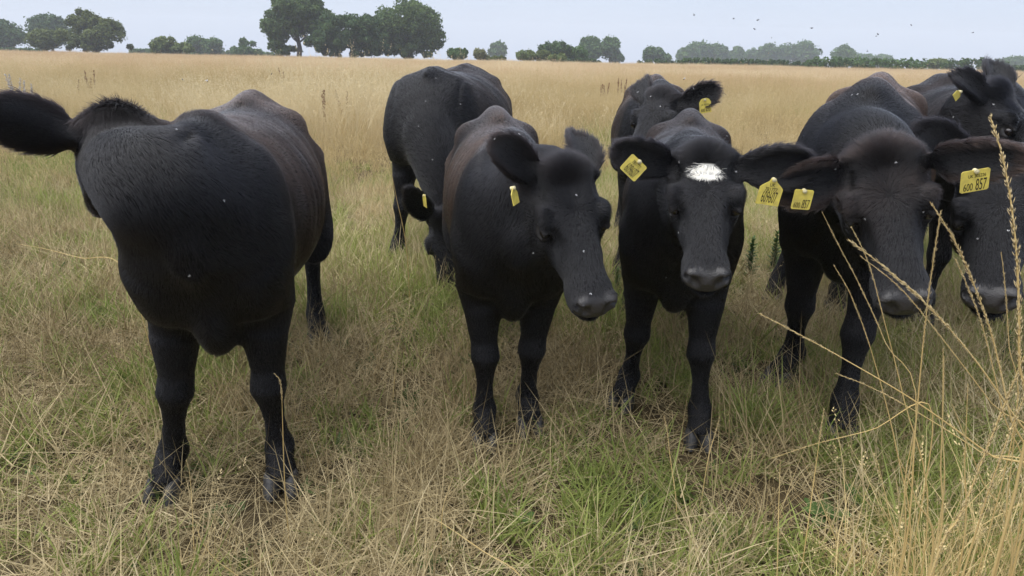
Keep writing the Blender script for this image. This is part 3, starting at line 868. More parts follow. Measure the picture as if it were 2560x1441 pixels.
    brown = np.clip(0.5 + n1 * 0.6, 0, 1) * t * np.clip((V[:, 2] - 0.62) / 0.45, 0.0, 1) * browning * 1.7 + browning * 0.04 * poll_w + 0.15 * browning * Wt[4] * np.clip(ew, 0, 1)
    brown = np.clip(brown, 0, 1)
    whm = np.zeros(len(V))
    if white:
        whm = np.clip((1.35 - ((np.abs(hp[:, 1] + 0.002) / 0.046) ** 2.4 + ((np.abs(hp[:, 0] - 0.099)) / 0.022) ** 2.4)) / 0.7, 0, 1) * (hp[:, 2] > 0.03)
        length = length * (1 - whm) + whm * 0.017
        flow = flow * (1 - whm)[:, None] + whm[:, None] * (R[:, 0][None] + R[:, 1][None] * (hp[:, 1] * 9)[:, None])
        poll_w = poll_w * (1 - np.clip(np.exp(-((hp[:, 0] - 0.098) / 0.03) ** 2), 0, 1))
    yield None
    # ---- objects
    me_root = empty(name, (rt[0], rt[1], 0), yaw)
    tag(me_root, label, 'cow', 'black cattle standing in the field')
    body = mesh_obj('body', V * s, Q, M_COAT, me_root)
    bm = bmesh.new(); bm.from_mesh(body.data)                        # close the few pin holes left in the skin
    gap = [e_ for e_ in bm.edges if e_.is_boundary and e_.verts[0].co.z > 0.04]
    if gap:
        nf = bmesh.ops.holes_fill(bm, edges=gap, sides=80)['faces']
        for f_ in nf: f_.smooth = True
        bm.to_mesh(body.data)
    bm.free()
    for an, arr in (('brown', brown), ('white', whm), ('skin', skin)):
        at_ = body.data.attributes.new(an, 'FLOAT', 'POINT'); at_.data.foreach_set('value', arr.astype(np.float32))
    # coat of hair
    me = body.data
    nr = np.zeros(len(V) * 3, np.float32); me.vertices.foreach_get('normal', nr); nr = nr.reshape(-1, 3)
    if hairs:
        Tq = np.concatenate([Q[:, [0, 1, 2]], Q[:, [0, 2, 3]]])
        A = np.linalg.norm(np.cross(V[Tq[:, 1]] - V[Tq[:, 0]], V[Tq[:, 2]] - V[Tq[:, 0]]), axis=1)
        wgt = A * (1 + 1.2 * Wt[2][Tq[:, 0]] + 2.5 * Wt[4][Tq[:, 0]] + 3 * poll_w[Tq[:, 0]] + 6 * whm[Tq[:, 0]]) * (skin[Tq[:, 0]] < 0.3) * np.where(np.einsum('ij,ij->i', nr[Tq[:, 0]] @ Rw.T, np.array([0, 0, CAM_H]) - ((V[Tq[:, 0]] * s) @ Rw.T + rt)) > -0.6, 1.0, 0.25)
        cdf = np.cumsum(wgt); cdf /= cdf[-1]
        ti = np.searchsorted(cdf, rng.random(hairs)); ti = np.minimum(ti, len(Tq) - 1)
        u, v = rng.random(hairs), rng.random(hairs); sw = u + v > 1; u[sw] = 1 - u[sw]; v[sw] = 1 - v[sw]
        bw = np.column_stack([1 - u - v, u, v])
        mixv = lambda arr: (np.asarray(arr)[Tq[ti]] * (bw[..., None] if np.asarray(arr).ndim == 2 else bw)).sum(1)
        p = mixv(V) * s; nn = nrm(mixv(nr)); fl = mixv(flow); ln = mixv(length); br = mixv(brown); wv = mixv(whm); pw = mixv(poll_w); eww = mixv(np.clip(ew, 0, 1) * Wt[4])
        # clumping: a slow random field turns the hair of a neighbourhood the same way
        ph = rng.random((6, 3)) * 60 - 30; pa = rng.random(6) * 6.28
        jit = sum(np.sin(p @ ph[i] + pa[i]) for i in range(6)) / 2.4
        fl = nrm(fl - nn * np.einsum('ij,ij->i', fl, nn)[:, None])
        sdv = np.cross(nn, fl)
        fl = nrm(fl + sdv * (jit * 0.22 + rng.normal(0, 0.12, hairs))[:, None])
        lift = np.clip(0.09 + rng.normal(0, 0.05, hairs) + 0.45 * pw + 0.35 * eww + wv * 0.15, 0.08, 1.4)
        ln = ln * s * np.clip(rng.normal(1, 0.25, hairs), 0.4, 1.8)
        d1 = nrm(fl + nn * lift[:, None]); d2 = nrm(fl + nn * (lift * 0.35)[:, None] + np.array([0, 0, -0.12]))
        pts = np.stack([p - nn * 0.001, p + d1 * (ln * 0.5)[:, None], p + d1 * (ln * 0.5)[:, None] + d2 * (ln * 0.5)[:, None]], 1)
        rv = np.tile(np.array([1.0, 0.8, 0.15]), (hairs, 1)) * hair_r * (1 + 0.6 * wv + 0.3 * pw)[:, None]
        wthr = 0.25 + 0.6 * rng.random(hairs)
        bv = np.clip(br * (1 + rng.normal(0, 0.45, hairs)), 0, 1)
        for nm, sel, mt in (('hair', wv < wthr, M_HAIR), ('white_hair', wv >= wthr, M_WHITE_HAIR)):
            k = int(sel.sum())
            if k == 0: continue
            hc = bpy.data.hair_curves.new(nm)
            hc.add_curves([3] * k)
            hc.attributes['position'].data.foreach_set('vector', pts[sel].astype(np.float32).ravel())
            ra = hc.attributes.get('radius') or hc.attributes.new('radius', 'FLOAT', 'POINT')
            ra.data.foreach_set('value', rv[sel].astype(np.float32).ravel())
            q = hc.attributes.new('brown', 'FLOAT', 'CURVE'); q.data.foreach_set('value', bv[sel].astype(np.float32))
            hc.materials.append(mt)
            ho = link(bpy.data.objects.new(nm, hc)); ho.parent = me_root
    # eyes
    if eyes:
        for sg in (1, -1):
            bm = bmesh.new(); bmesh.ops.create_uvsphere(bm, u_segments=20, v_segments=14, radius=0.0215 * s * hs)
            m2 = bpy.data.meshes.new('eye'); bm.to_mesh(m2); bm.free(); m2.materials.append(M_EYE)
            for pl in m2.polygons: pl.use_smooth = True
            eo = link(bpy.data.objects.new('eye', m2)); eo.parent = me_root; eo.location = hw([.205, sg * .1015, .009]) * s
    # hooves: two claws on each foot
    for f, tw in feet:
        sd = np.array([-tw[1], tw[0], 0])
        cl = []
        for q in (1, -1):
            c0 = f + sd * 0.030 * q
            fw2 = nrm(tw + sd * 0.10 * q)
            rings = []
            for zz, front, back, wd in ((0.0, 0.085, -0.045, 0.031), (0.022, 0.075, -0.046, 0.031), (0.048, 0.048, -0.046, 0.028), (0.066, 0.030, -0.040, 0.020)):
                a = np.linspace(0, 2 * math.pi, 12, endpoint=False)
                fx = np.where(np.cos(a) > 0, np.cos(a) * front * (1 - 0.12 * np.abs(np.sin(a))), -np.cos(a) * back)
                rings.append(c0 + fw2 * fx[:, None] + np.cross([0, 0, 1], fw2) * (np.sin(a) * wd)[:, None] + Z * zz)
            Vh = np.concatenate(rings); i0 = np.arange(3)[:, None] * 12; j = np.arange(12)[None]; j2 = (j + 1) % 12
            Qh = np.stack([i0 + j, i0 + j2, i0 + 12 + j2, i0 + 12 + j], -1).reshape(-1, 4)
            Qh = np.concatenate([Qh, [[36, 37, 38, 39], [36, 39, 40, 47], [40, 41, 46, 47], [41, 42, 45, 46], [42, 43, 44, 45]]])
            cl.append((Vh * s, Qh))
        Vh, Qh = join(cl)
        mesh_obj('hoof', Vh, Qh, M_HOOF, me_root)
    info = dict(root=me_root, hw=lambda p: (Rw @ (hw(p) * s)) + rt, R=Rw @ R, s=s, V=(V * s) @ Rw.T + rt, N=nr @ Rw.T, rt=rt, Rw=Rw)
    for t_ in tags:
        ear_tag(info, *t_)
    yield info

def ear_tag(info, pos, xdir, updir, w, h, shape, lines, back=False):
    """a plastic flag tag: pos = top of the tag (world), xdir / updir = its width and height directions"""
    Rw, rt = info['Rw'], info['rt']
    x = nrm(xdir); u = np.asarray(updir, float); u = nrm(u - x * np.dot(x, u)); n = np.cross(x, u)
    if shape == 'rect':
        out = [(-.5, -.94), (-.44, -1), (.44, -1), (.5, -.94), (.5, -.06), (.44, 0), (-.44, 0), (-.5, -.06)]
    elif shape == 'flag':
        out = [(-.5, -1), (.5, -1), (.5, -.36), (.40, -.27), (.17, -.12), (.10, .0), (-.10, .0), (-.17, -.12), (-.40, -.27), (-.5, -.36)]
    else:
        out = [(-.5, -1), (.5, -1), (.5, -.22), (.34, -.02), (.18, .05), (-.18, .05), (-.34, -.02), (-.5, -.22)]
    out = np.array(out) * [w, h]
    k = len(out); th = 0.0012
    V = np.concatenate([[pos + x * a + u * b + n * th for a, b in out], [pos + x * a + u * b - n * th for a, b in out]])
    F = [list(range(k)), list(range(2 * k - 1, k - 1, -1))] + [[i, i + k, (i + 1) % k + k, (i + 1) % k] for i in range(k)]
    loc = lambda P: (np.asarray(P) - rt) @ Rw
    to = mesh_obj('ear_tag', loc(V), F, M_TAG, info['root'], smooth=False)
    # stud
    a = np.linspace(0, 2 * math.pi, 10, endpoint=False); c = pos - u * 0.004
    Vs = np.concatenate([[c + x * math.cos(t) * 0.007 + u * math.sin(t) * 0.007 + n * z for t in a] for z in (-0.008, 0.007)] + [[c + n * 0.010], [c - n * 0.010]])
    Fs = [[i, (i + 1) % 10, (i + 1) % 10 + 10, i + 10] for i in range(10)] + [[i + 10, (i + 1) % 10 + 10, 20] for i in range(10)] + [[(i + 1) % 10, i, 21] for i in range(10)]
    mesh_obj('stud', loc(Vs), Fs, M_STUD, to, smooth=False)
    for (txt, size, cx, cy, sx) in lines:
        cu = bpy.data.curves.new('tag_number', 'FONT'); cu.body = txt; cu.size = size; cu.align_x = 'CENTER'; cu.align_y = 'CENTER'
        cu.extrude = 0.0002
        cu.materials.append(M_INK)
        tmp = link(bpy.data.objects.new('tag_number', cu))
        bpy.context.view_layer.update()
        tm = bpy.data.meshes.new_from_object(tmp.evaluated_get(bpy.context.evaluated_depsgraph_get()))
        bpy.data.objects.remove(tmp)
        o = link(bpy.data.objects.new('tag_number', tm)); o.parent = to
        xl, ul, nl = x @ Rw, u @ Rw, n @ Rw
        p = loc(pos + x * cx * w + u * cy * h + n * (th + 0.0004))
        M = Matrix([[xl[i] * sx, ul[i], nl[i], p[i]] for i in range(3)] + [[0, 0, 0, 1]])
        o.matrix_local = M
# ---------------------------------------------------------------- the eight animals
def yaw_of(dx, dy): return math.atan2(dy, dx)
Q_ = 1.0
def foot(px, py): return tuple(ground_at(px, py)[:2])
PX = np.array([1.0, 0, 0]); PY = np.array([0, 1.0, 0]); PZ = np.array([0, 0, 1.0])

JOBS = {}
# 1: far left of the herd, neck bent round so that the face is hidden
yw = yaw_of(0.31, -1.35)
pl = np.array([-1.155, 2.03, 1.285])
JOBS['turned'] = make_cow('cow', 'big black cow at the left edge with its head turned away over its flank', (-0.965, 2.13), yw, 1.03,
    pl, pl + 0.49 * nrm(np.array([-0.28, 0.78, -0.56])), (-0.95, -0.30, 0.02),
    [(1, at(-22, 285, 1.84), (0.15, 0.75, -0.25), 1.05), (-1, pl + np.array([0.16, .10, -0.10]), (0.2, 0.7, 0.5), 0.9)],
    [(-0.81, 2.07, 1, 0.05), (-1.20, 2.02, 1, -0.25), (-1.03, 3.36, 1, 0.2), (-1.40, 3.32, 1, -0.2)],
    neck=((-0.92, 1.82, 1.09), (-0.995, 1.82, 1.19)), neck_h=0.76, bony=0.8, chest=0.80, fat=1.0, hairs=int(300000 * Q_), res=0.0076, browning=0.26, eyes=True, seed=3, brisket=0.01, neck_w=1.0)
# 2: grazing behind the gap
yw = yaw_of(-0.14, -1.2)
pl = at(1112, 548, 4.22)
JOBS['grazing'] = make_cow('cow', 'black cow grazing with its muzzle down in the green grass', (-0.58, 4.90), yw, 1.10,
    pl, pl + 0.53 * nrm(np.array([0.02, -0.18, -0.97])), (0.97, -0.22, 0.05),
    [(-1, at(1020, 472, 4.12), (-0.1, -1, 0.2), 1.0), (1, at(1215, 520, 4.3), (0.1, -1, 0.2), 1.0)],
    [(-0.30, 4.72, 1, 0.1), (-0.86, 4.76, 1, -0.1), (-0.15, 6.2, 1, .1), (-0.62, 6.2, 1, -.1)],
    bony=0.3, chest=1.1, fat=1.34, hairs=int(150000 * Q_), res=0.010, browning=0.08, seed=5, eyes=True, hair_r=0.0007,
    tags=[(at(1060, 488, 4.08), (0.45, -0.9, 0.0), (-0.05, -0.1, 1), 0.06, 0.075, 'dome', [])])
# 3: head low and turned to the side
yw = yaw_of(0.10, -1.15)
pl = at(1415, 425, 2.22)
JOBS['sidelong'] = make_cow('cow', 'black cow with its head lowered and turned sideways, beside the grazing one', (-0.005, 2.52), yw, 0.965,
    pl, pl + 0.472 * nrm(np.array([0.22, -0.52, -0.84])), (0.86, 0.30, 0.10),
    [(-1, at(1242, 352, 2.20), (0.25, -0.95, 0.2), 0.90), (1, at(1440, 340, 2.42), (0.35, -0.9, -0.1), 0.95)],
    [(0.085, 2.50, 1, 0.1), (-0.10, 2.38, 1, -0.05), (0.02, 3.58, 1, 0.1), (-0.20, 3.62, 1, -0.1)],
    fat=0.88, hairs=int(280000 * Q_), res=0.0072, browning=0.26, seed=8,
    tags=[(at(1282, 468, 2.12), (0.3, 0.95, 0), (-0.25, 0.0, 0.95), 0.06, 0.055, 'flag', [])])
# 4: white patch on the forehead
yw = yaw_of(-0.284, -1.18)
pl = at(1765, 386, 2.28)
JOBS['white'] = make_cow('cow', 'black cow with a white patch on its forehead, facing the viewer', (0.665, 2.64), yw, 0.965,
    pl, pl + 0.455 * nrm(np.array([-0.07, -0.64, -0.77])), (0.97, -0.20, -0.03),
    [(-1, at(1545, 376, 2.30), (0.25, -0.95, -0.1), 0.90), (1, at(2018, 412, 2.26), (-0.15, -0.95, 0.0), 1.05)],
    [(0.77, 2.42, 1, 0.05), (0.50, 2.72, 1, -0.3), (1.02, 3.75, 1, 0.1), (0.70, 3.85, 1, -0.1)],
    headscale=0.965, fat=0.91, hairs=int(300000 * Q_), res=0.0068, browning=0.10, white=True, seed=11,
    tags=[(at(1600, 402, 2.235), (0.75, 0.1, -0.66), (0.60, 0.1, 0.80), 0.070, 0.062, 'rect', [('609607', .046, 0, -.70, .34), ('781777', .017, 0, -.28, .7)]),
          (at(1936, 447, 2.195), (0.985, 0, -0.13), (0.13, -0.05, 0.99), 0.076, 0.088, 'flag', [('609607', .054, 0, -.72, .31), ('781777', .018, 0, -.42, .75), ('UK', .016, .0, -.25, .8)])])
# 5: nearest on the right
yw = yaw_of(-0.61, -1.15)
pl = at(2208, 380, 2.24)
JOBS['near'] = make_cow('cow', 'large brown backed black cow with drooping ears behind the tall dry grass', (1.41, 2.82), yw, 1.12,
    pl, pl + 0.505 * nrm(np.array([0.03, -0.55, -0.84])), (0.94, -0.32, 0.10),
    [(-1, at(1955, 478, 2.26), (0.2, -0.98, 0.1), 1.0), (1, at(2562, 396, 1.98), (-0.45, -0.9, 0.1), 0.74)],
    [(1.37, 2.47, 1, 0.1), (1.30, 2.98, 1, -0.5), (1.98, 3.93, 1, 0.1), (1.66, 4.1, 1, -0.1)],
    headscale=0.94, fat=0.90, hairs=int(300000 * Q_), res=0.0076, browning=1.0, seed=14,
    tags=[(at(2012, 475, 2.19), (1, 0, -0.05), (0.02, -0.1, 1), 0.062, 0.066, 'rect', [('600', .026, -.23, -.80, .56), ('857', .042, .22, -.74, .38)]),
          (at(2440, 425, 2.0), (0.975, 0, 0.20), (-0.2, -0.1, 0.98), 0.082, 0.066, 'rect', [('600', .032, -.23, -.78, .58), ('857', .050, .22, -.72, .42), ('UK 305226', .014, .05, -.28, .8)])])
# 6: behind the white patched one
yw = yaw_of(-0.2, -1.2)
pl = at(1655, 236, 4.15)
JOBS['behind'] = make_cow('cow', 'black cow half hidden behind the cow with the white patch', (0.93, 4.58), yw, 1.05,
    pl, pl + 0.51 * nrm(np.array([-0.40, -0.66, -0.64])), (0.86, -0.50, 0.0),
    [(-1, at(1605, 203, 4.35), (-0.45, -0.9, 0.0), 1.0), (1, at(1796, 222, 4.05), (-0.2, -0.95, 0.0), 1.0)],
    [(1.05, 4.4, 1, .1), (0.72, 4.4, 1, -.1), (1.22, 5.75, 1, .1), (0.92, 5.75, 1, -.1)],
    fat=0.95, hairs=int(120000 * Q_), res=0.010, browning=0.30, seed=17, hair_r=0.0007,
    tags=[(at(1762, 248, 4.02), (0.98, 0.0, 0.18), (-0.17, -0.05, 0.98), 0.066, 0.078, 'dome', [('600', .026, -.22, -.80, .56), ('295', .044, .22, -.72, .40), ('UK 305226', .013, 0, -.40, .8)])])
# 7: right rear, looking out of the picture
yw = yaw_of(-0.32, -1.05)
pl = at(2494, 226, 3.50)
JOBS['looking'] = make_cow('cow', 'black cow at the rear right looking away to the side', (2.66, 3.90), yw, 1.10,
    pl, pl + 0.535 * nrm(np.array([0.46, -0.58, -0.67])), (0.74, 0.67, 0.0),
    [(-1, at(2392, 186, 3.50), (0.35, -0.93, 0.05), 0.80), (1, at(2480, 160, 3.72), (0.0, -1.0, 0.0), 1.05)],
    [(2.80, 3.70, 1, .1), (2.44, 3.78, 1, -.1), (3.18, 5.22, 1, .1), (2.85, 5.25, 1, -.1)],
    fat=1.0, hairs=int(150000 * Q_), res=0.009, browning=0.06, seed=21, hair_r=0.0007,
    tags=[(at(2402, 228, 3.43), (0.62, 0.3, -0.6), (0.5, 0.1, 0.85), 0.045, 0.045, 'flag', []),
          (at(2476, 213, 3.58), (0.9, 0.2, 0.35), (-0.3, -0.1, 0.9), 0.05, 0.04, 'dome', [])])
# 8: right edge, cut by the frame
yw = math.radians(-158)
pl = at(2510, 420, 2.34)
JOBS['edge'] = make_cow('cow', 'black cow at the right edge with its long face lowered beside the tall stems', (2.62, 2.80), yw, 1.04,
    pl, pl + 0.51 * nrm(np.array([-0.30, -0.62, -0.76])), (0.84, -0.52, 0.05),
    [(-1, at(2302, 318, 2.46), (0.1, -0.95, 0.1), 1.0), (1, at(2660, 430, 2.3), (-0.1, -0.95, 0.1), 1.0)],
    [(2.60, 2.30, 1, .1), (2.50, 2.75, 1, -.1), (3.40, 2.80, 1, .1), (3.35, 3.1, 1, -.1)],
    fat=1.0, hairs=int(220000 * Q_), res=0.0076, browning=0.08, seed=25,
    tags=[(at(2440, 384, 2.36), (0.98, 0, 0.1), (-0.1, -0.1, 0.98), 0.05, 0.05, 'flag', [])])
from concurrent.futures import ThreadPoolExecutor
with ThreadPoolExecutor(4) as ex:                       # the shapes are worked out side by side, then built in turn
    list(ex.map(next, JOBS.values()))
print('shapes done', round(time.time() - T0, 1))
HERD = {k: next(g) for k, g in JOBS.items()}
print('cows done', round(time.time() - T0, 1))
# ================================================================ grass
def grass_material(name, stops, trans=0.3, rough=0.6, inst=True):
    m, N, L, b = new_mat(name)
    a = N.new('ShaderNodeAttribute'); a.attribute_name = 'tint'
    oi = N.new('ShaderNodeObjectInfo')
    pa = N.new('ShaderNodeAttribute'); pa.attribute_type = 'INSTANCER'; pa.attribute_name = 'patch'
    pm = N.new('ShaderNodeMath'); pm.operation = 'MULTIPLY'; pm.inputs[1].default_value = 0.62
    L.new(pa.outputs['Fac'], pm.inputs[0])
    ad = N.new('ShaderNodeMath'); ad.operation = 'MULTIPLY_ADD'; ad.inputs[1].default_value = 0.22
    L.new(oi.outputs['Random'], ad.inputs[0])
    hf = N.new('ShaderNodeMath'); hf.operation = 'MULTIPLY'; hf.inputs[1].default_value = 0.45
    L.new(a.outputs['Fac'], hf.inputs[0]); L.new(hf.outputs[0], ad.inputs[2])
    r = N.new('ShaderNodeValToRGB'); el = r.color_ramp.elements
    el[0].position = stops[0][0]; el[0].color = (*stops[0][1], 1); el[1].position = stops[-1][0]; el[1].color = (*stops[-1][1], 1)
    for p, c in stops[1:-1]:
        q = el.new(p); q.color = (*c, 1)
    sm = N.new('ShaderNodeMath'); sm.operation = 'ADD'; sm.use_clamp = True
    L.new(ad.outputs[0], sm.inputs[0]); L.new(pm.outputs[0], sm.inputs[1])
    so = N.new('ShaderNodeMath'); so.operation = 'SUBTRACT'; so.use_clamp = True; so.inputs[1].default_value = 0.03 if inst else -0.18
    L.new(sm.outputs[0], so.inputs[0]); L.new(so.outputs[0], r.inputs['Fac'])
    L.new(r.outputs['Color'], b.inputs['Base Color'])
    b.inputs['Roughness'].default_value = rough; b.inputs['Specular IOR Level'].default_value = 0.25
    t = N.new('ShaderNodeBsdfTranslucent'); L.new(r.outputs['Color'], t.inputs['Color'])
    ms = N.new('ShaderNodeMixShader'); ms.inputs['Fac'].default_value = trans
    L.new(b.outputs['BSDF'], ms.inputs[1]); L.new(t.outputs['BSDF'], ms.inputs[2])
    L.new(ms.outputs['Shader'], N['Material Output'].inputs['Surface'])
    return m
M_THATCH = grass_material('dead_grass', [(0, (0.085, 0.062, 0.030)), (.3, (0.22, 0.165, 0.080)), (.62, (0.46, 0.37, 0.20)), (1, (0.74, 0.63, 0.40))], 0.15)
M_GREEN = grass_material('green_grass', [(0, (0.090, 0.118, 0.030)), (.40, (0.215, 0.268, 0.066)), (.78, (0.37, 0.405, 0.120)), (1, (0.60, 0.50, 0.25))], 0.4)
M_STRAW = grass_material('straw_grass', [(0, (0.32, 0.235, 0.10)), (.4, (0.46, 0.345, 0.16)), (.75, (0.58, 0.455, 0.235)), (1, (0.68, 0.57, 0.35))], 0.3)
M_FAR = grass_material('ripe_field_grass', [(0, (0.37, 0.250, 0.130)), (.3, (0.52, 0.355, 0.195)), (.65, (0.66, 0.49, 0.285)), (1, (0.78, 0.65, 0.42))], 0.45)

M_LEAF = grass_material('herb_leaf', [(0, (0.045, 0.075, 0.022)), (.6, (0.085, 0.125, 0.035)), (.9, (0.13, 0.15, 0.05)), (1, (0.13, 0.06, 0.05))], 0.25)

def blades(rng, n, spread, h, hvar, w, lean, bend, lie=0.0, segs=3, tintr=(0, 1)):
    """ribbon blades: vertices, faces (quads + a tip triangle as a quad), tint per vertex"""
    a = rng.random(n) * 2 * math.pi; r = spread * np.sqrt(rng.random(n))
    base = np.column_stack([r * np.cos(a), r * np.sin(a), np.zeros(n)])
    if lie: base[:, 2] = rng.random(n) * lie
    H = h * np.clip(rng.normal(1, hvar, n), 0.3, 2)
    az = rng.random(n) * 2 * math.pi
    ln = np.clip(rng.normal(lean, lean * 0.5 + 0.05, n), 0.02, 1.52)
    d0 = np.column_stack([np.cos(az) * np.sin(ln), np.sin(az) * np.sin(ln), np.cos(ln)])
    bd = bend * rng.random(n)
    turn = rng.normal(0, 0.5, n)
    hz = np.column_stack([np.cos(az + turn), np.sin(az + turn), np.full(n, -0.5)])
    fa = rng.random(n) * math.pi
    ts = np.linspace(0, 1, segs + 1)
    V = []
    for t in ts:
        p = base + d0 * (H * t)[:, None] + hz * (H * bd * t * t)[:, None]
        p[:, 2] = np.maximum(p[:, 2], 0.003)
        ww = w * (1 - t ** 1.6 * 0.9) * 0.5 * (0.7 + 0.6 * rng.random(n) * 0 + 0.3)
        sd = np.column_stack([np.cos(fa), np.sin(fa), 0 * fa])
        V.append(np.stack([p - sd * np.atleast_1d(ww)[..., None], p + sd * np.atleast_1d(ww)[..., None]], 1))
    V = np.stack(V, 1)                                             # n, segs+1, 2, 3
    k = (segs + 1) * 2
    i = np.arange(n)[:, None] * k + np.arange(segs)[None] * 2
    Fc = np.stack([i, i + 1, i + 3, i + 2], -1).reshape(-1, 4)
    tint = np.repeat(tintr[0] + (tintr[1] - tintr[0]) * rng.random(n), k)
    tips = V[:, -1].mean(1); dirs = nrm(V[:, -1].mean(1) - V[:, -2].mean(1))
    return V.reshape(-1, 3), Fc, tint, tips, dirs

def seed_heads(rng, tips, dirs, length, width, grains, tint=0.8):
    """feathery heads: small leaf-like grains along the last stretch of each stem"""
    n = len(tips); ci = np.repeat(np.arange(n), grains)
    t = rng.random(n * grains)
    p = tips[ci] + dirs[ci] * ((t - 0.35) * length)[:, None]
    env = np.sin(np.clip(t * 0.9 + 0.1, 0, 1) * math.pi) ** 0.7
    off = rng.normal(size=(n * grains, 3)) * (width * 0.5 * env)[:, None]
    p = p + off
    g = nrm(dirs[ci] + rng.normal(size=(n * grains, 3)) * 0.35 + nrm(off) * 0.3)
    sd = nrm(np.cross(g, rng.normal(size=g.shape)))
    L_, W_ = length * 0.13, width * 0.22
    V = np.stack([p - g * L_ * 0.5, p - sd * W_, p + g * L_ * 0.6, p + sd * W_], 1).reshape(-1, 3)
    return V, np.arange(n * grains * 4).reshape(-1, 4), np.full(n * grains * 4, tint)

def proto(name, pieces, mat, coll):
    vs = []; fs = []; ts = []; o = 0
    for v, f, t in pieces:
        vs.append(v); fs.append(f + o); ts.append(t); o += len(v)
    ob = mesh_obj(name, np.concatenate(vs), np.concatenate(fs), mat, smooth=False)
    a = ob.data.attributes.new('tint', 'FLOAT', 'POINT'); a.data.foreach_set('value', np.concatenate(ts).astype(np.float32))
    SC.collection.objects.unlink(ob)
    coll.objects.link(ob)
    return ob

def scatter(name, label, coll, P, rot, scale, idx):
    """one object of uncountable grass: a cloud of points that carries the tufts of a collection"""
    me = bpy.data.meshes.new(name)
    me.vertices.add(len(P)); me.vertices.foreach_set('co', P.astype(np.float32).ravel())
    for an, ty, arr in (('rot', 'FLOAT_VECTOR', rot), ('tuft_scale', 'FLOAT_VECTOR', scale)):
        a = me.attributes.new(an, ty, 'POINT'); a.data.foreach_set('vector', arr.astype(np.float32).ravel())
    pt = 0.55 * vnoise(P[:, 0] * .6, P[:, 1], .35, 61, 4) + 0.45 * vnoise(P[:, 0] * .5, P[:, 1], .05, 63, 3)
    pt = np.clip(0.5 + (pt - 0.5) * 2.4, 0, 1)
    a = me.attributes.new('patch', 'FLOAT', 'POINT'); a.data.foreach_set('value', pt.astype(np.float32))
    a = me.attributes.new('tuft', 'INT', 'POINT'); a.data.foreach_set('value', idx.astype(np.int32))
    ob = link(bpy.data.objects.new(name, me))
    tag(ob, label, None, None, 'stuff')
    ng = bpy.data.node_groups.new(name + '_tufts', 'GeometryNodeTree')
    ng.interface.new_socket('Geometry', in_out='INPUT', socket_type='NodeSocketGeometry')
    ng.interface.new_socket('Geometry', in_out='OUTPUT', socket_type='NodeSocketGeometry')
    N, L = ng.nodes, ng.links
    gi = N.new('NodeGroupInput'); go = N.new('NodeGroupOutput')
    m2p = N.new('GeometryNodeMeshToPoints')
    iop = N.new('GeometryNodeInstanceOnPoints')
    ci = N.new('GeometryNodeCollectionInfo')
    ci.inputs['Collection'].default_value = coll
    ci.inputs['Separate Children'].default_value = True
    ci.inputs['Reset Children'].default_value = True
    iop.inputs['Pick Instance'].default_value = True
    def attr(n, ty):
        x = N.new('GeometryNodeInputNamedAttribute'); x.data_type = ty; x.inputs['Name'].default_value = n
        return x.outputs['Attribute']
    L.new(gi.outputs[0], m2p.inputs['Mesh']); L.new(m2p.outputs['Points'], iop.inputs['Points'])
    L.new(ci.outputs[0], iop.inputs['Instance'])
    L.new(attr('tuft', 'INT'), iop.inputs['Instance Index'])
    L.new(attr('rot', 'FLOAT_VECTOR'), iop.inputs['Rotation'])
    L.new(attr('tuft_scale', 'FLOAT_VECTOR'), iop.inputs['Scale'])
    L.new(iop.outputs['Instances'], go.inputs[0])
    md = ob.modifiers.new('tufts', 'NODES'); md.node_group = ng
    return ob

GR = np.random.default_rng(77)
def field_points(d0, d1, dens, half=0.92):
    """random points in the fan in front of the camera between two distances"""
    area = half * (d1 * d1 - d0 * d0)
    n = int(area * dens)
    y = np.sqrt(d0 * d0 + GR.random(n) * (d1 * d1 - d0 * d0)); x = (GR.random(n) * 2 - 1) * y * half
    return np.column_stack([x, y, np.zeros(n)])
def tramped(P):
    """share of the tufts kept: few are left standing right in front of a hoof"""
    k = np.ones(len(P))
    for hx, hy in ((-.81, 2.02), (-1.20, 1.96), (-.79, 1.93), (-1.23, 1.88), (.085, 2.44), (-.10, 2.32), (.77, 2.36), (.50, 2.66), (1.37, 2.41), (1.30, 2.92)):
        k = np.where(np.hypot((P[:, 0] - hx), (P[:, 1] - hy)) < .13, .12, k)
    return k
def greenness(P):
    x, y = P[:, 0], P[:, 1]
    g = vnoise(x, y * 0.8, 0.55, 31, 4)
    return g
def rand_rot(n, tilt=0.12):
    return np.column_stack([GR.normal(0, tilt, n), GR.normal(0, tilt, n), GR.random(n) * 2 * math.pi])
def sc3(n, s0, s1, tall=0.2):
    s = s0 + (s1 - s0) * GR.random(n)
    return np.column_stack([s, s, s * np.clip(GR.normal(1, tall, n), 0.5, 1.6)])

def mkcoll(name):
    return bpy.data.collections.new(name)

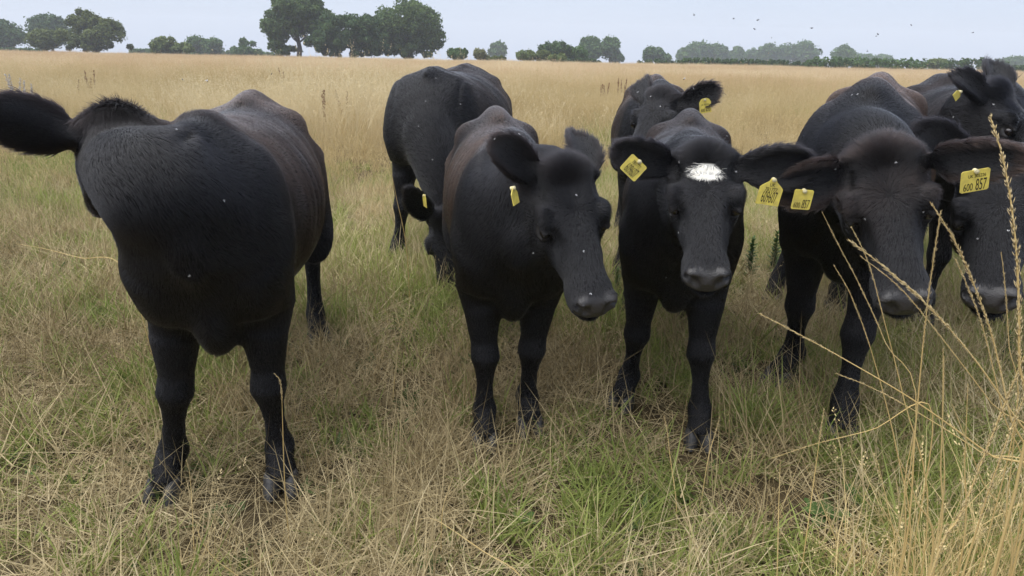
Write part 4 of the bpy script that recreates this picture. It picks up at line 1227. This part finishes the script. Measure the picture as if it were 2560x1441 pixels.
def build_grass():
    # --- prototypes
    cA = mkcoll('thatch_tufts')
    for k in range(6):
        rng = np.random.default_rng(100 + k)
        proto('thatch_tuft_%d' % k, [blades(rng, 52, .14, .15, .45, .0040, 1.40, .18, lie=.026)[:3], blades(rng, 20, .13, .075, .4, .0042, .9, .5, lie=.01)[:3],
                                     blades(rng, 10, .13, .24, .35, .0022, 1.32, .25, lie=.04, tintr=(.5, 1))[:3]], M_THATCH, cA)
    cB = mkcoll('green_tufts')
    for k in range(6):
        rng = np.random.default_rng(200 + k)
        h = (.055, .075, .10, .07, .125, .09)[k]
        proto('green_tuft_%d' % k, [blades(rng, 30, .07, h, .40, .0066, .50, .6)[:3], blades(rng, 12, .09, h * .7, .3, .0048, .8, .5, tintr=(.5, 1))[:3], blades(rng, 5, .06, h * 1.5, .25, .0082, .45, .7, tintr=(.2, .8))[:3]], M_GREEN, cB)
    cC = mkcoll('straw_tufts')
    for k in range(6):
        rng = np.random.default_rng(300 + k)
        v, f, t, tp, dr = blades(rng, 14, .10, .27, .3, .0022, .28, .22)
        sel = rng.random(len(tp)) < .5
        proto('straw_tuft_%d' % k, [(v, f, t), seed_heads(rng, tp[sel], dr[sel], .065, .007, 10), blades(rng, 22, .10, .15, .4, .003, .6, .6)[:3]], M_STRAW, cC)
    cD = mkcoll('tall_tufts')
    for k in range(6):
        rng = np.random.default_rng(400 + k)
        v, f, t, tp, dr = blades(rng, 42, .24, .46, .22, .0034, .20, .22, segs=3)
        proto('tall_tuft_%d' % k, [(v, f, t), seed_heads(rng, tp, dr, .11, .018, 5), blades(rng, 40, .26, .28, .35, .0045, .45, .5)[:3]], M_STRAW, cD)
    cE = mkcoll('far_tufts')
    for k in range(5):
        rng = np.random.default_rng(500 + k)
        v, f, t, tp, dr = blades(rng, 55, .55, .46, .22, .010, .20, .20, segs=2)
        proto('far_tuft_%d' % k, [(v, f, t), seed_heads(rng, tp, dr, .13, .040, 3), blades(rng, 50, .55, .30, .3, .014, .40, .4, segs=2)[:3]], M_FAR, cE)
    cG = mkcoll('green_tall_tufts')
    for k in range(4):
        rng = np.random.default_rng(600 + k)
        proto('green_tall_tuft_%d' % k, [blades(rng, 50, .16, .30, .3, .0052, .32, .5)[:3]], M_GREEN, cG)
    # --- scatter
    # dead litter and short grass of the grazed ground
    P = field_points(0.9, 7.5, 105); P = P[GR.random(len(P)) < np.clip(1 - 1.3 * np.clip((P[:, 0] - .6) / .5, 0, .35) * (P[:, 1] < 2.2), .4, 1) * np.clip(.24 + 1.0 * vnoise(P[:, 0], P[:, 1], 2.2, 41, 2) ** 1.3, 0, 1) * tramped(P)]; n = len(P)
    scatter('thatch', 'tangled dead grass lying over the grazed ground', cA, P, rand_rot(n, .10), sc3(n, .75, 1.35), GR.integers(0, 6, n))
    P = field_points(0.9, 9.0, 340); g = greenness(P); keep = GR.random(len(P)) < np.clip((g - .345) * 4.6, 0.20, 1) * np.clip(1.25 - P[:, 1] / 14, .3, 1) * np.clip(2.6 * vnoise(P[:, 0], P[:, 1], 2.8, 43, 2) - .55, .06, 1) * tramped(P); P = P[keep]; n = len(P)
    scatter('short_grass', 'short green grass tufts growing through the dead litter', cB, P, rand_rot(n, .15), sc3(n, .7, 1.3), GR.integers(0, 6, n))
    P = field_points(1.0, 9.0, 11); P = P[GR.random(len(P)) < tramped(P) * np.clip(P[:, 1] / 5.5, .15, 1)]; n = len(P)
    scatter('straw_grass', 'thin upright straw stalks among the short grass', cC, P, rand_rot(n, .22), sc3(n, .5, 1.05), GR.integers(0, 6, n))
    # small broad leaves among the litter
    cW = mkcoll('broadleaf_tufts')
    for k in range(4):
        rng = np.random.default_rng(650 + k)
        proto('broadleaf_tuft_%d' % k, [blades(rng, 9, .035, .055, .35, .020, .95, .5, lie=.012, segs=3)[:3], blades(rng, 8, .05, .035, .3, .013, .7, .4, lie=.01, segs=3)[:3]], M_LEAF, cW)
    P = field_points(0.9, 7.0, 40); P = P[GR.random(len(P)) < np.clip(2.5 * vnoise(P[:, 0], P[:, 1], 1.1, 47, 2) - .9, .05, 1)]; n = len(P)
    scatter('ground_leaves', 'small broad leaves close to the ground among the litter', cW, P, rand_rot(n, .2), sc3(n, .6, 1.3), GR.integers(0, 4, n))
    # taller grass behind the herd
    P = field_points(5.5, 30, 13); g = greenness(P); d = P[:, 1]
    keep = GR.random(len(P)) < np.clip((d - 5.2) / 6, 0.05, 1) * np.clip(1.25 - g * .6, .3, 1); P = P[keep]; n = len(P)
    s = sc3(n, .65, 1.1); s[:, 2] *= np.clip(0.55 + (P[:, 1] - 6) / 16, .5, 1.1)
    scatter('tall_grass', 'tall ripe straw grass behind the herd', cD, P, rand_rot(n, .14), s, GR.integers(0, 6, n))
    P = field_points(4.5, 26, 6); g = greenness(P); keep = GR.random(len(P)) < np.clip((g - .46) * 4, 0.03, 1) * np.clip((28 - P[:, 1]) / 14, .15, 1); P = P[keep]; n = len(P)
    scatter('green_grass', 'lush green grass patches between the straw', cG, P, rand_rot(n, .14), sc3(n, .6, 1.05), GR.integers(0, 4, n))
    P = field_points(24, 78, 4.2); n = len(P)
    s = sc3(n, .8, 1.25); s *= (0.9 + 0.35 * (vnoise(P[:, 0], P[:, 1], .08, 9) - .5))[:, None]
    s[:, 2] *= np.clip(1.15 - (P[:, 1] - 24) / 60, .45, 1)
    scatter('ripe_grass', 'golden ripe grass covering the far field to its edge', cE, P, rand_rot(n, .12), s, GR.integers(0, 5, n))
build_grass()
print('grass done', round(time.time() - T0, 1))
# ================================================================ single plants
M_STALK = grass_material('dry_stalk', [(0, (0.45, 0.30, 0.105)), (.5, (0.55, 0.40, 0.165)), (1, (0.63, 0.50, 0.25))], 0.1, inst=False)
M_SEED = grass_material('seed_head_husk', [(0, (0.46, 0.34, 0.16)), (.5, (0.58, 0.46, 0.25)), (1, (0.70, 0.59, 0.37))], 0.25, inst=False)
M_DOCK = grass_material('dock_seed', [(0, (0.10, 0.045, 0.025)), (.5, (0.19, 0.085, 0.045)), (1, (0.30, 0.15, 0.08))], 0.1, inst=False)
M_WEED = grass_material('weed_leaf', [(0, (0.045, 0.085, 0.022)), (.5, (0.085, 0.145, 0.038)), (1, (0.14, 0.20, 0.06))], 0.25, inst=False)
M_DOWN = grass_material('thistle_down', [(0, (0.40, 0.37, 0.33)), (1, (0.66, 0.63, 0.58))], 0.4, inst=False)

def smooth_path(pts, n):
    """a smooth line through the given points (Catmull-Rom)"""
    P = np.asarray(pts, float); P = np.concatenate([[2 * P[0] - P[1]], P, [2 * P[-1] - P[-2]]])
    out = []; m = len(P) - 3
    for t in np.linspace(0, m - 1e-6, n):
        i = int(t); u = t - i; a, b, c, d = P[i:i + 4]
        out.append(0.5 * ((2 * b) + (c - a) * u + (2 * a - 5 * b + 4 * c - d) * u * u + (3 * b - a - 3 * c + d) * u ** 3))
    return np.array(out)

def tinted(o, rng, lo=0, hi=1):
    a = o.data.attributes.new('tint', 'FLOAT', 'POINT')
    a.data.foreach_set('value', (lo + (hi - lo) * rng.random(len(o.data.vertices))).astype(np.float32))
    return o

def tall_stem(label, pts, head, fat=0.010, r=0.0013, seed=0, group='tall dry grass stems in the right foreground', leaf=False):
    """pts: (px, py, Y) from the tip down; the last point is carried down to the ground; head = share of the length with seeds"""
    rng = np.random.default_rng(seed + 5000)
    P = [at(*p) for p in pts]
    last = P[-1].copy()
    if last[2] > 0.02:
        d = P[-1] - P[-2]; g = P[-1] + d * min(0.6, last[2] / max(-d[2], 0.02)) * 0.6; g[2] = 0.0
        P.append(g)
    fat *= 0.82
    path = smooth_path(P, 26)[::-1]                                  # root first
    base = path[0].copy(); path = path - base
    L_ = np.concatenate([[0], np.cumsum(np.linalg.norm(np.diff(path, axis=0), axis=1))]); tot = L_[-1]
    root = empty('grass_stem', base); tag(root, label, 'grass stem', group)
    V, Fc = tube(path, np.interp(L_ / tot, [0, .6, 1], [r * 1.75, r * 1.35, r * .4]), 5)
    tinted(mesh_obj('stalk', V, Fc, M_STALK, root), rng)
    # spikelets set closely round the upper part
    hl = head * tot; k = int(max(40, hl / 0.0012))
    s = tot - hl * rng.random(k) ** 0.9
    p = np.stack([np.interp(s, L_, path[:, i]) for i in range(3)], 1)
    tn = nrm(np.stack([np.interp(s, L_, np.gradient(path[:, i])) for i in range(3)], 1))
    side = nrm(np.cross(tn, rng.normal(size=(k, 3))))
    env = np.sin(np.clip((tot - s) / hl * .92 + .08, 0, 1) * math.pi) ** 0.6
    ax = nrm(tn * 1.0 + side * (0.15 + 0.3 * rng.random(k))[:, None])
    ln = fat * 1.0 * (0.35 + 1.1 * rng.random(k)) * (0.5 + 0.5 * env); wd = fat * 0.080
    q = p + side * (fat * 0.26 * env * rng.random(k))[:, None]
    sd = nrm(np.cross(ax, rng.normal(size=(k, 3)))); s2 = np.cross(ax, sd)
    V = np.stack([q, q + ax * (ln * .45)[:, None] + sd * wd, q + ax * (ln * .45)[:, None] + s2 * wd, q + ax * (ln * .45)[:, None] - (sd + s2) * wd * .7, q + ax * ln[:, None]], 1).reshape(-1, 3)
    i = np.arange(k)[:, None] * 5
    Fc = np.concatenate([i + np.array([[0, 1, 2]]), i + np.array([[0, 2, 3]]), i + np.array([[0, 3, 1]]), i + np.array([[4, 2, 1]]), i + np.array([[4, 3, 2]]), i + np.array([[4, 1, 3]])])
    tinted(mesh_obj('seed_head', V, Fc, M_SEED, root, smooth=False), rng)
    if leaf:
        s0 = tot * (0.25 + 0.2 * rng.random()); a = np.array([np.interp(s0, L_, path[:, i]) for i in range(3)])
        az = rng.random() * 6.28; lp = np.array([a, a + [math.cos(az) * .03, math.sin(az) * .03, .06], a + [math.cos(az) * .08, math.sin(az) * .08, .07], a + [math.cos(az) * .13, math.sin(az) * .13, .02]])
        lp = smooth_path(lp, 9); w = np.sin(np.linspace(0.25, 1, 9) * math.pi) * .0017 + .0004; sdv = np.array([-math.sin(az), math.cos(az), 0])
        V = np.concatenate([lp - sdv * w[:, None], lp + sdv * w[:, None]]); i = np.arange(8)
        tinted(mesh_obj('blade', V, np.stack([i, i + 1, i + 10, i + 9], 1), M_STALK, root), rng)
    return root

tall_stem('tallest thick headed stem, curving up past the rear cow at the right edge', [(2476, 294, 1.02), (2508, 400, 1.0), (2532, 540, 0.98), (2545, 700, .97), (2548, 900, .96), (2545, 1200, .95)], .34, .0125, .0018, 1)
tall_stem('stem with a stout head leaning left across the nose of the large cow', [(2120, 598, 1.18), (2210, 668, 1.16), (2310, 755, 1.14), (2430, 890, 1.12), (2560, 1075, 1.10), (2720, 1310, 1.08)], .24, .0115, .0016, 2)
tall_stem('thin stem just under the stout head that leans across the large cow', [(2150, 640, 1.2), (2250, 720, 1.19), (2350, 840, 1.17), (2480, 1010, 1.14), (2620, 1200, 1.12)], .20, .006, .0010, 3)
tall_stem('longest leaning stem, its tip in front of the dark leg of the large cow', [(1897, 784, 1.25), (1990, 832, 1.24), (2110, 898, 1.22), (2290, 1005, 1.18), (2470, 1135, 1.14), (2620, 1260, 1.10)], .15, .008, .0014, 4)
tall_stem('low leaning stem just below the longest leaning one', [(2090, 934, 1.3), (2180, 970, 1.28), (2300, 1035, 1.25), (2450, 1130, 1.2), (2600, 1240, 1.14)], .14, .007, .0011, 5)
tall_stem('grey thin headed stem before the eye of the large cow', [(2055, 530, 1.35), (2100, 620, 1.34), (2150, 715, 1.33), (2215, 860, 1.31), (2290, 1060, 1.28)], .28, .006, .0009, 6)
tall_stem('narrow headed stem below the drooping tag of the large cow', [(2085, 664, 1.32), (2130, 745, 1.31), (2185, 900, 1.3), (2245, 1140, 1.27), (2275, 1380, 1.24)], .18, .006, .0010, 7)
tall_stem('narrow headed stem crossing the middle of the large cow face', [(2128, 566, 1.3), (2172, 660, 1.29), (2210, 800, 1.28), (2260, 1000, 1.26), (2320, 1300, 1.22)], .17, .0065, .0010, 8)
tall_stem('thick headed stem falling leftward in the gap between the two right heads', [(2325, 505, 1.12), (2380, 590, 1.11), (2422, 680, 1.10), (2480, 840, 1.09), (2525, 1040, 1.07), (2570, 1270, 1.05)], .28, .010, .0014, 9)
tall_stem('pale straight stem standing in the gap between the two right heads', [(2352, 528, 1.2), (2335, 640, 1.2), (2312, 820, 1.2), (2288, 1080, 1.19), (2262, 1380, 1.17)], .24, .008, .0012, 10)
tall_stem('drooping headed stem against the cheek of the cow at the right edge', [(2388, 648, 1.25), (2420, 720, 1.24), (2460, 830, 1.23), (2510, 1040, 1.21), (2560, 1260, 1.19)], .22, .008, .0011, 11)
tall_stem('small headed stem before the long face at the right edge', [(2503, 630, 1.2), (2513, 720, 1.2), (2522, 860, 1.2), (2530, 1100, 1.19)], .20, .006, .0010, 12)
tall_stem('broad tan head slanting in the lower right corner', [(2568, 870, .98), (2520, 990, .98), (2470, 1115, .98), (2400, 1290, .98), (2330, 1430, .98)], .42, .0125, .0016, 13)
tall_stem('second broad tan head slanting at the lower right edge', [(2590, 930, 1.0), (2545, 1030, 1.0), (2500, 1150, 1.0), (2440, 1330, 1.0)], .32, .011, .0015, 14)
tall_stem('flattened stem lying low between the cow and the tall stems', [(1928, 1147, 1.75), (2040, 1110, 1.74), (2180, 1075, 1.72), (2330, 1028, 1.7)], .22, .008, .0012, 15, leaf=False)
tall_stem('stem with an open head before the hoof of the large cow', [(2060, 1022, 1.75), (2050, 1090, 1.74), (2035, 1200, 1.72), (2012, 1370, 1.68)], .22, .010, .0011, 16)
tall_stem('small upright headed stem on the grazed ground near the bottom right', [(1951, 1150, 1.65), (1949, 1200, 1.65), (1946, 1300, 1.62), (1943, 1430, 1.58)], .22, .008, .0010, 17)
tall_stem('short grey headed stem leaning near the bottom right', [(2180, 1128, 1.55), (2200, 1180, 1.54), (2222, 1280, 1.52), (2240, 1390, 1.5)], .20, .006, .0010, 18)
tall_stem('upright golden stem in the thick of the lower right stems', [(2360, 890, 1.15), (2358, 1010, 1.15), (2352, 1160, 1.15), (2345, 1380, 1.14)], .10, .006, .0014, 19)
tall_stem('golden stem leaning right in the thick of the lower right stems', [(2250, 1150, 1.12), (2290, 1250, 1.12), (2330, 1400, 1.11)], .08, .005, .0019, 20)
for k_, (lab, pts) in enumerate([
    ('straight golden stalk rising just left of the tan heads', [(2420, 960, 1.12), (2412, 1150, 1.12), (2402, 1400, 1.11)]),
    ('golden stalk bent at a node low in the lower right clump', [(2285, 1080, 1.2), (2262, 1210, 1.19), (2255, 1400, 1.18)]),
    ('golden stalk leaning left near the bottom of the lower right clump', [(2205, 1270, 1.25), (2240, 1330, 1.24), (2285, 1430, 1.22)]),
    ('brown jointed stalk standing upright between the leaning stems', [(2358, 870, 1.3), (2356, 1060, 1.3), (2352, 1290, 1.29)]),
    ('golden stalk hard against the lower right edge', [(2540, 1060, 1.05), (2520, 1230, 1.05), (2490, 1430, 1.04)]),
    ('slanting golden stalk crossing the tan heads at lower right', [(2380, 1010, 1.1), (2450, 1190, 1.09), (2530, 1410, 1.07)])]):
    tall_stem(lab, pts, .05, .005, (.0014, .0016, .0018, .0013, .0016, .0014)[k_], 40 + k_)
g2 = 'single grass stems with pale heads near the hooves'
tall_stem('tall pale headed stem in front of the leg of the cow that looks away', [(688, 936, 1.72), (702, 960, 1.72), (706, 1040, 1.73), (709, 1140, 1.74), (714, 1250, 1.75)], .15, .010, .0011, 21, g2, False)
tall_stem('fluffy headed stem leaning beside the front hoof at the left', [(490, 1302, 1.62), (503, 1350, 1.61), (540, 1400, 1.6), (600, 1445, 1.58)], .26, .012, .0011, 22, g2, False)
tall_stem('thin stem whose small head stands before the left front hoof', [(466, 1150, 1.78), (474, 1185, 1.78), (480, 1260, 1.76), (486, 1400, 1.7)], .14, .008, .0009, 23, g2, False)
tall_stem('bent over stem with a pale head lying near the bottom centre', [(1050, 1300, 1.62), (1075, 1296, 1.6), (1120, 1318, 1.58), (1210, 1380, 1.54), (1300, 1440, 1.5)], .16, .011, .0011, 24, g2, False)
tall_stem('slanting pale headed stem on open ground at the bottom centre', [(1134, 1190, 1.75), (1118, 1235, 1.74), (1105, 1290, 1.72)], .34, .010, .0010, 25, g2, False)
tall_stem('pale headed stem between the two middle cows', [(1660, 1040, 1.95), (1668, 1080, 1.95), (1675, 1140, 1.94), (1690, 1250, 1.9)], .28, .010, .0010, 26, g2, False)
tall_stem('pale headed stem beside the hoof of the white patched cow', [(1800, 1040, 2.0), (1788, 1085, 2.0), (1770, 1150, 1.98)], .40, .009, .0010, 27, g2, False)
tall_stem('brown stem bowed over before the leg of the grazing cow', [(966, 392, 3.9), (978, 430, 3.9), (992, 500, 3.9), (1008, 570, 3.9), (1018, 640, 3.9)], .10, .010, .0016, 28, g2, False)
tall_stem('slanting headed stem beside the hind leg of the cow at left', [(1000, 840, 2.75), (995, 880, 2.75), (985, 960, 2.7)], .30, .008, .0010, 29, g2, False)
tall_stem('long fine stem lying across the grass at the left edge', [(40, 610, 3.3), (110, 622, 3.2), (200, 645, 3.1), (310, 672, 3.0)], .10, .006, .0012, 30, g2, False)

# dense golden stalks in the lower right corner
def golden_corner():
    c = mkcoll('golden_tufts')
    for k in range(5):
        rng = np.random.default_rng(700 + k)
        v, f, t, tp, dr = blades(rng, 22, .09, .42, .3, .0032, .22, .18)
        proto('golden_tuft_%d' % k, [(v, f, t), blades(rng, 18, .10, .30, .35, .0040, .35, .45)[:3], seed_heads(rng, tp[:5], dr[:5], .08, .010, 14)], M_STALK, c)
    n = 32
    P = np.column_stack([0.88 + .75 * GR.random(n), 1.18 + .65 * GR.random(n), np.zeros(n)])
    P = P[P[:, 0] > 0.60 * P[:, 1] - 0.02]; n = len(P)
    s = sc3(n, .6, 1.05); s[:, 2] *= np.clip((P[:, 0] / P[:, 1] - .55) * 3.2, .45, 1.1)
    scatter('golden_grass', 'clump of golden dry grass filling the lower right corner', c, P, rand_rot(n, .16), s, GR.integers(0, 5, n))
golden_corner()

def leafy(name, label, cat, px, py, leaves, rng, size, group=None, h=0.05):
    """a low rosette of broad leaves"""
    b = ground_at(px, py); root = empty(name, b); tag(root, label, cat, group)
    for k in range(leaves):
        az = rng.random() * 6.28; el = .25 + .6 * rng.random(); L_ = size * (.6 + .6 * rng.random())
        d = np.array([math.cos(az) * math.cos(el), math.sin(az) * math.cos(el), math.sin(el)]); t = np.linspace(0, 1, 7)
        c = d * (t * L_)[:, None] + np.array([0, 0, -1]) * (t * t * L_ * .35)[:, None] + np.array([0, 0, h * .4])
        w = L_ * .24 * np.sin(np.clip(t * .9 + .06, 0, 1) * math.pi) ** .7; sd = np.array([-math.sin(az), math.cos(az), 0])
        up = np.array([0, 0, L_ * .05])
        V = np.concatenate([c - sd * w[:, None] + up * np.sin(t * 9 + k)[:, None], c, c + sd * w[:, None] + up * np.cos(t * 8 + k)[:, None]]); i = np.arange(6)
        Fc = np.concatenate([np.stack([i, i + 1, i + 8, i + 7], 1), np.stack([i + 7, i + 8, i + 15, i + 14], 1)])
        tinted(mesh_obj('leaf', V, Fc, M_WEED, root), rng, 0.2, 0.8)
    V, Fc = tube(np.array([[0, 0, 0], [0, 0, h * .6], [.003, 0, h]]), [.003, .0025, .001], 5)
    tinted(mesh_obj('stem', V, Fc, M_WEED, root), rng)
wr = np.random.default_rng(4)
gw = 'broad leaved weeds in the grazed grass'
leafy('weed', 'dark green broad leaved weed under the tall stems at lower right', 'weed', 2060, 1300, 13, wr, .085, gw)
leafy('weed', 'green weed with a few broad leaves beside the dark one at lower right', 'weed', 2140, 1255, 7, wr, .075, gw)
leafy('weed', 'broad leaved green weed at the very bottom centre', 'weed', 1075, 1425, 7, wr, .055, gw)
leafy('weed', 'small broad leaved weed left of the bottom centre one', 'weed', 1010, 1415, 5, wr, .04, gw)
leafy('weed', 'round leaved weed in the litter below the middle cows', 'weed', 1310, 1310, 7, wr, .05, gw)
leafy('weed', 'low weed in the litter at the bottom left', 'weed', 95, 1190, 8, wr, .045, gw)

def thistle(label, px, py, hpx, group='green thistles behind the white patched cow', seed=0):
    rng = np.random.default_rng(900 + seed)
    b = ground_at(px, py); top = at(px, py - hpx, b[1]); H = top[2]
    root = empty('thistle', b); tag(root, label, 'thistle', group)
    V, Fc = tube(np.array([[0, 0, 0], [.01, 0, H * .5], [0, .01, H]]), [.006, .005, .002], 5)
    tinted(mesh_obj('stem', V, Fc, M_WEED, root), rng)
    vs = []
    for k in range(60):
        z = H * (.12 + .88 * (k / 60)); az = k * 2.4 + rng.normal() * .2; L_ = H * (.30 - .16 * k / 60) * (.8 + .4 * rng.random()); el = .35 + .5 * k / 60
        d = np.array([math.cos(az) * math.cos(el), math.sin(az) * math.cos(el), math.sin(el)]); sd = np.array([-math.sin(az), math.cos(az), .2])
        c = np.array([0, 0, z]); t = np.linspace(0, 1, 8)
        w = L_ * .14 * (1 - t) ** .5 * (1 + .6 * (np.arange(8) % 2)); ctr = c + d * (t * L_)[:, None] - np.array([0, 0, 1]) * (t ** 2 * L_ * .3)[:, None]
        V = np.concatenate([ctr - sd * w[:, None], ctr + sd * w[:, None]]); i = np.arange(7)
        vs.append((V, np.stack([i, i + 1, i + 9, i + 8], 1)))
    V, Fc = join(vs)
    o = tinted(mesh_obj('leaves', V, Fc, M_WEED, root), rng, .3, 1); o['kind'] = 'stuff'
thistle('left of two spiny green thistles beside the white patched cow', 1868, 705, 110, seed=1)
thistle('right of two spiny green thistles beside the white patched cow', 1926, 700, 120, seed=2)
thistle('low green thistle between the two middle cows', 1538, 750, 80, seed=3)
thistle('green thistle under the muzzle of the cow at the right edge', 2500, 920, 90, seed=4)

def dock(label, px, py, Y, H, n=1, seed=0, mat=None, group='reddish dock stalks in the ripe grass'):
    rng = np.random.default_rng(1200 + seed)
    p = at(px, py, Y); root = empty('dock_stalk', (p[0], Y, 0)); tag(root, label, 'dock', group)
    for k in range(n):
        lx, ly = rng.normal() * .10, rng.normal() * .05; hh = H * (.75 + .25 * rng.random())
        bx = rng.normal() * .05 if k else 0
        path = np.array([[bx, 0, 0], [bx + lx * .4, ly * .4, hh * .5], [bx + lx, ly, hh]])
        V, Fc = tube(path, [.006, .005, .002], 4)
        so = tinted(mesh_obj('stem', V, Fc, M_DOCK, root), rng)
        m = 90; t = .55 + .45 * rng.random(m)
        q = np.stack([np.interp(t, [0, .5, 1], path[:, i]) for i in range(3)], 1) + rng.normal(size=(m, 3)) * (.022 * (1.25 - t))[:, None]
        s = .012; a = nrm(rng.normal(size=(m, 3))) * s; b = nrm(np.cross(a, rng.normal(size=(m, 3)))) * s
        tinted(mesh_obj('seed_spike', np.stack([q - a, q - b, q + a, q + b], 1).reshape(-1, 3), np.arange(m * 4).reshape(-1, 4), mat or M_DOCK, so, smooth=False), rng)
dock('single dark dock spike rising from the grass at upper left', 186, 195, 17, .74, 1, 1)
dock('bunch of reddish dock stalks right of the single dark spike', 222, 190, 18, .78, 4, 2)
dock('reddish dock stalk against the shoulder of the grazing cow', 992, 215, 12, .82, 1, 3)
dock('tall brown dock stalk in the tall pale grass', 800, 215, 11, .86, 2, 4)
dock('brown dock stalk just right of the tall pair in the pale grass', 862, 215, 12, .80, 2, 5)
dock('small clump of brown docks in the middle of the field', 1512, 215, 19, .70, 4, 6)
dock('tallest brown dock stalks right of the small clump', 1556, 212, 19, .80, 4, 7)
dock('lone brown dock far off near the big trees', 712, 190, 22, .8, 2, 8)
dock('pale seeding thistle clump at the left edge', 32, 225, 13, .90, 5, 9, M_DOWN, 'pale seeding thistles at the left edge')
dock('smaller pale seeding thistle just right of the edge clump', 70, 240, 13, .74, 3, 10, M_DOWN, 'pale seeding thistles at the left edge')

# a pale feathery stand of grass in front of the tall trees
def pale_stand():
    c = mkcoll('pale_tufts')
    for k in range(4):
        rng = np.random.default_rng(800 + k)
        v, f, t, tp, dr = blades(rng, 46, .24, .74, .16, .0046, .16, .30)
        proto('pale_tuft_%d' % k, [(v, f, t), seed_heads(rng, tp, dr, .14, .015, 9, .95)], M_SEED, c)
    n = 240; a = at(870, 200, 12.5)
    P = np.column_stack([a[0] + GR.normal(0, 1.35, n), 12.3 + np.clip(GR.normal(0, 1.5, n), -2, 4), np.zeros(n)])
    scatter('feathery_grass', 'pale feathery stand of grass before the tall trees', c, P, rand_rot(n, .14), sc3(n, .75, 1.2), GR.integers(0, 4, n))
pale_stand()

# ================================================================ flies
M_FLY = plain('fly_body', (0.02, 0.018, 0.016), 0.4, 0.5)
M_WING = plain('fly_wing', (0.42, 0.42, 0.42), 0.3, 0.5)
def fly_mesh():
    V = []; Fc = []; mi = []
    a = np.linspace(0, 2 * math.pi, 6, endpoint=False)
    for x, r in ((-.5, .04), (-.25, .17), (.1, .19), (.3, .12), (.42, .15), (.55, .05)):
        V += [(x, r * math.cos(t), r * math.sin(t) + .2) for t in a]
    for i in range(5):
        for j in range(6): Fc.append([i * 6 + j, i * 6 + (j + 1) % 6, i * 6 + 6 + (j + 1) % 6, i * 6 + 6 + j]); mi.append(0)
    for s in (1, -1):
        o = len(V)
        V += [(.15, .08 * s, .36), (-.05, .42 * s, .40), (-.55, .55 * s, .38), (-.75, .36 * s, .36), (-.45, .12 * s, .36)]
        V += [(x, y, z - .02) for x, y, z in V[o:o + 5]]
        Fc += [[o, o + 1, o + 2, o + 3, o + 4], [o + 9, o + 8, o + 7, o + 6, o + 5]]; mi += [1, 1]
    me = bpy.data.meshes.new('fly'); me.from_pydata(V, [], Fc); me.materials.append(M_FLY); me.materials.append(M_WING)
    me.polygons.foreach_set('material_index', mi); me.update()
    return me
FLY = fly_mesh()
fr = np.random.default_rng(12)
def fly(loc, rot, size, label, group):
    o = link(bpy.data.objects.new('fly', FLY)); o.location = loc; o.rotation_euler = rot; o.scale = (size,) * 3
    tag(o, label, 'fly', group); return o
for px, py in [(1734, 39), (1835, 48), (1894, 52), (1885, 74), (1928, 96), (2030, 72), (2051, 126), (2167, 129), (2194, 87), (2190, 92), (2277, 64),
               (2433, 83), (2131, 152), (1711, 199), (1733, 224), (1976, 154), (2454, 152), (455, 200), (518, 204), (680, 186), (1595, 233)]:
    Y = 2.3 + 1.2 * fr.random()
    fly(at(px, py, Y), (fr.normal() * .6, fr.normal() * .6, fr.random() * 6.28), .0080 * Y / 2.5, 'small dark fly in the air above the herd', 'flies in the air above the herd')
NAMES = {'turned': 'cow that turns its head away', 'grazing': 'grazing cow', 'sidelong': 'cow with the head turned sideways', 'white': 'white patched cow',
         'near': 'large brown backed cow', 'behind': 'half hidden cow', 'looking': 'rear cow at the right', 'edge': 'cow at the right edge'}
def fly_on(key, px, py, bright=True):
    h = HERD[key]; V, Nn = h['V'], h['N']
    q = V - np.array([0, 0, CAM_H]); z = q @ _f
    u = IMG_W / 2 + FOCAL_PX * (q @ _r) / z - px; v = IMG_H / 2 - FOCAL_PX * (q @ _u) / z - py
    facing = np.einsum('ij,ij->i', Nn, -q) > 0
    d = np.hypot(u, v); d[~facing] = 1e9
    k = np.where(d < 12)[0]
    if len(k) == 0: return
    i = k[np.argmin(z[k] + d[k] * 0.002)]
    n = Vector(Nn[i]); q_ = n.to_track_quat('Z', 'Y'); e = (q_.to_matrix() @ Matrix.Rotation(fr.random() * 6.28, 3, 'Z')).to_euler()
    fly(Vector(V[i]) + n * .010, e, .0068 if z[i] < 3.2 else .008, 'pale winged fly resting on the %s' % NAMES[key], 'flies resting on the %s' % NAMES[key])
for key, pts in {'turned': [(555, 503), (480, 685), (552, 265), (440, 330), (700, 330)], 'sidelong': [(1455, 632), (1475, 735), (1335, 630), (1440, 487), (1235, 345), (1300, 335), (1270, 300)],
                 'white': [(1695, 583), (1668, 690), (1645, 340), (1740, 348), (1822, 338), (1700, 405), (1835, 435)], 'near': [(2235, 405), (2170, 545), (2085, 420), (2140, 235), (2125, 238), (2300, 530), (2060, 300)],
                 'grazing': [(1065, 255), (1083, 400), (1048, 318), (1150, 262), (1095, 190)],
                 'looking': [(2375, 295), (2480, 265), (2322, 205)], 'edge': [(2518, 580), (2450, 600)], 'behind': [(1650, 265), (1620, 240)]}.items():
    for p in pts: fly_on(key, *p)
print('details done', round(time.time() - T0, 1))
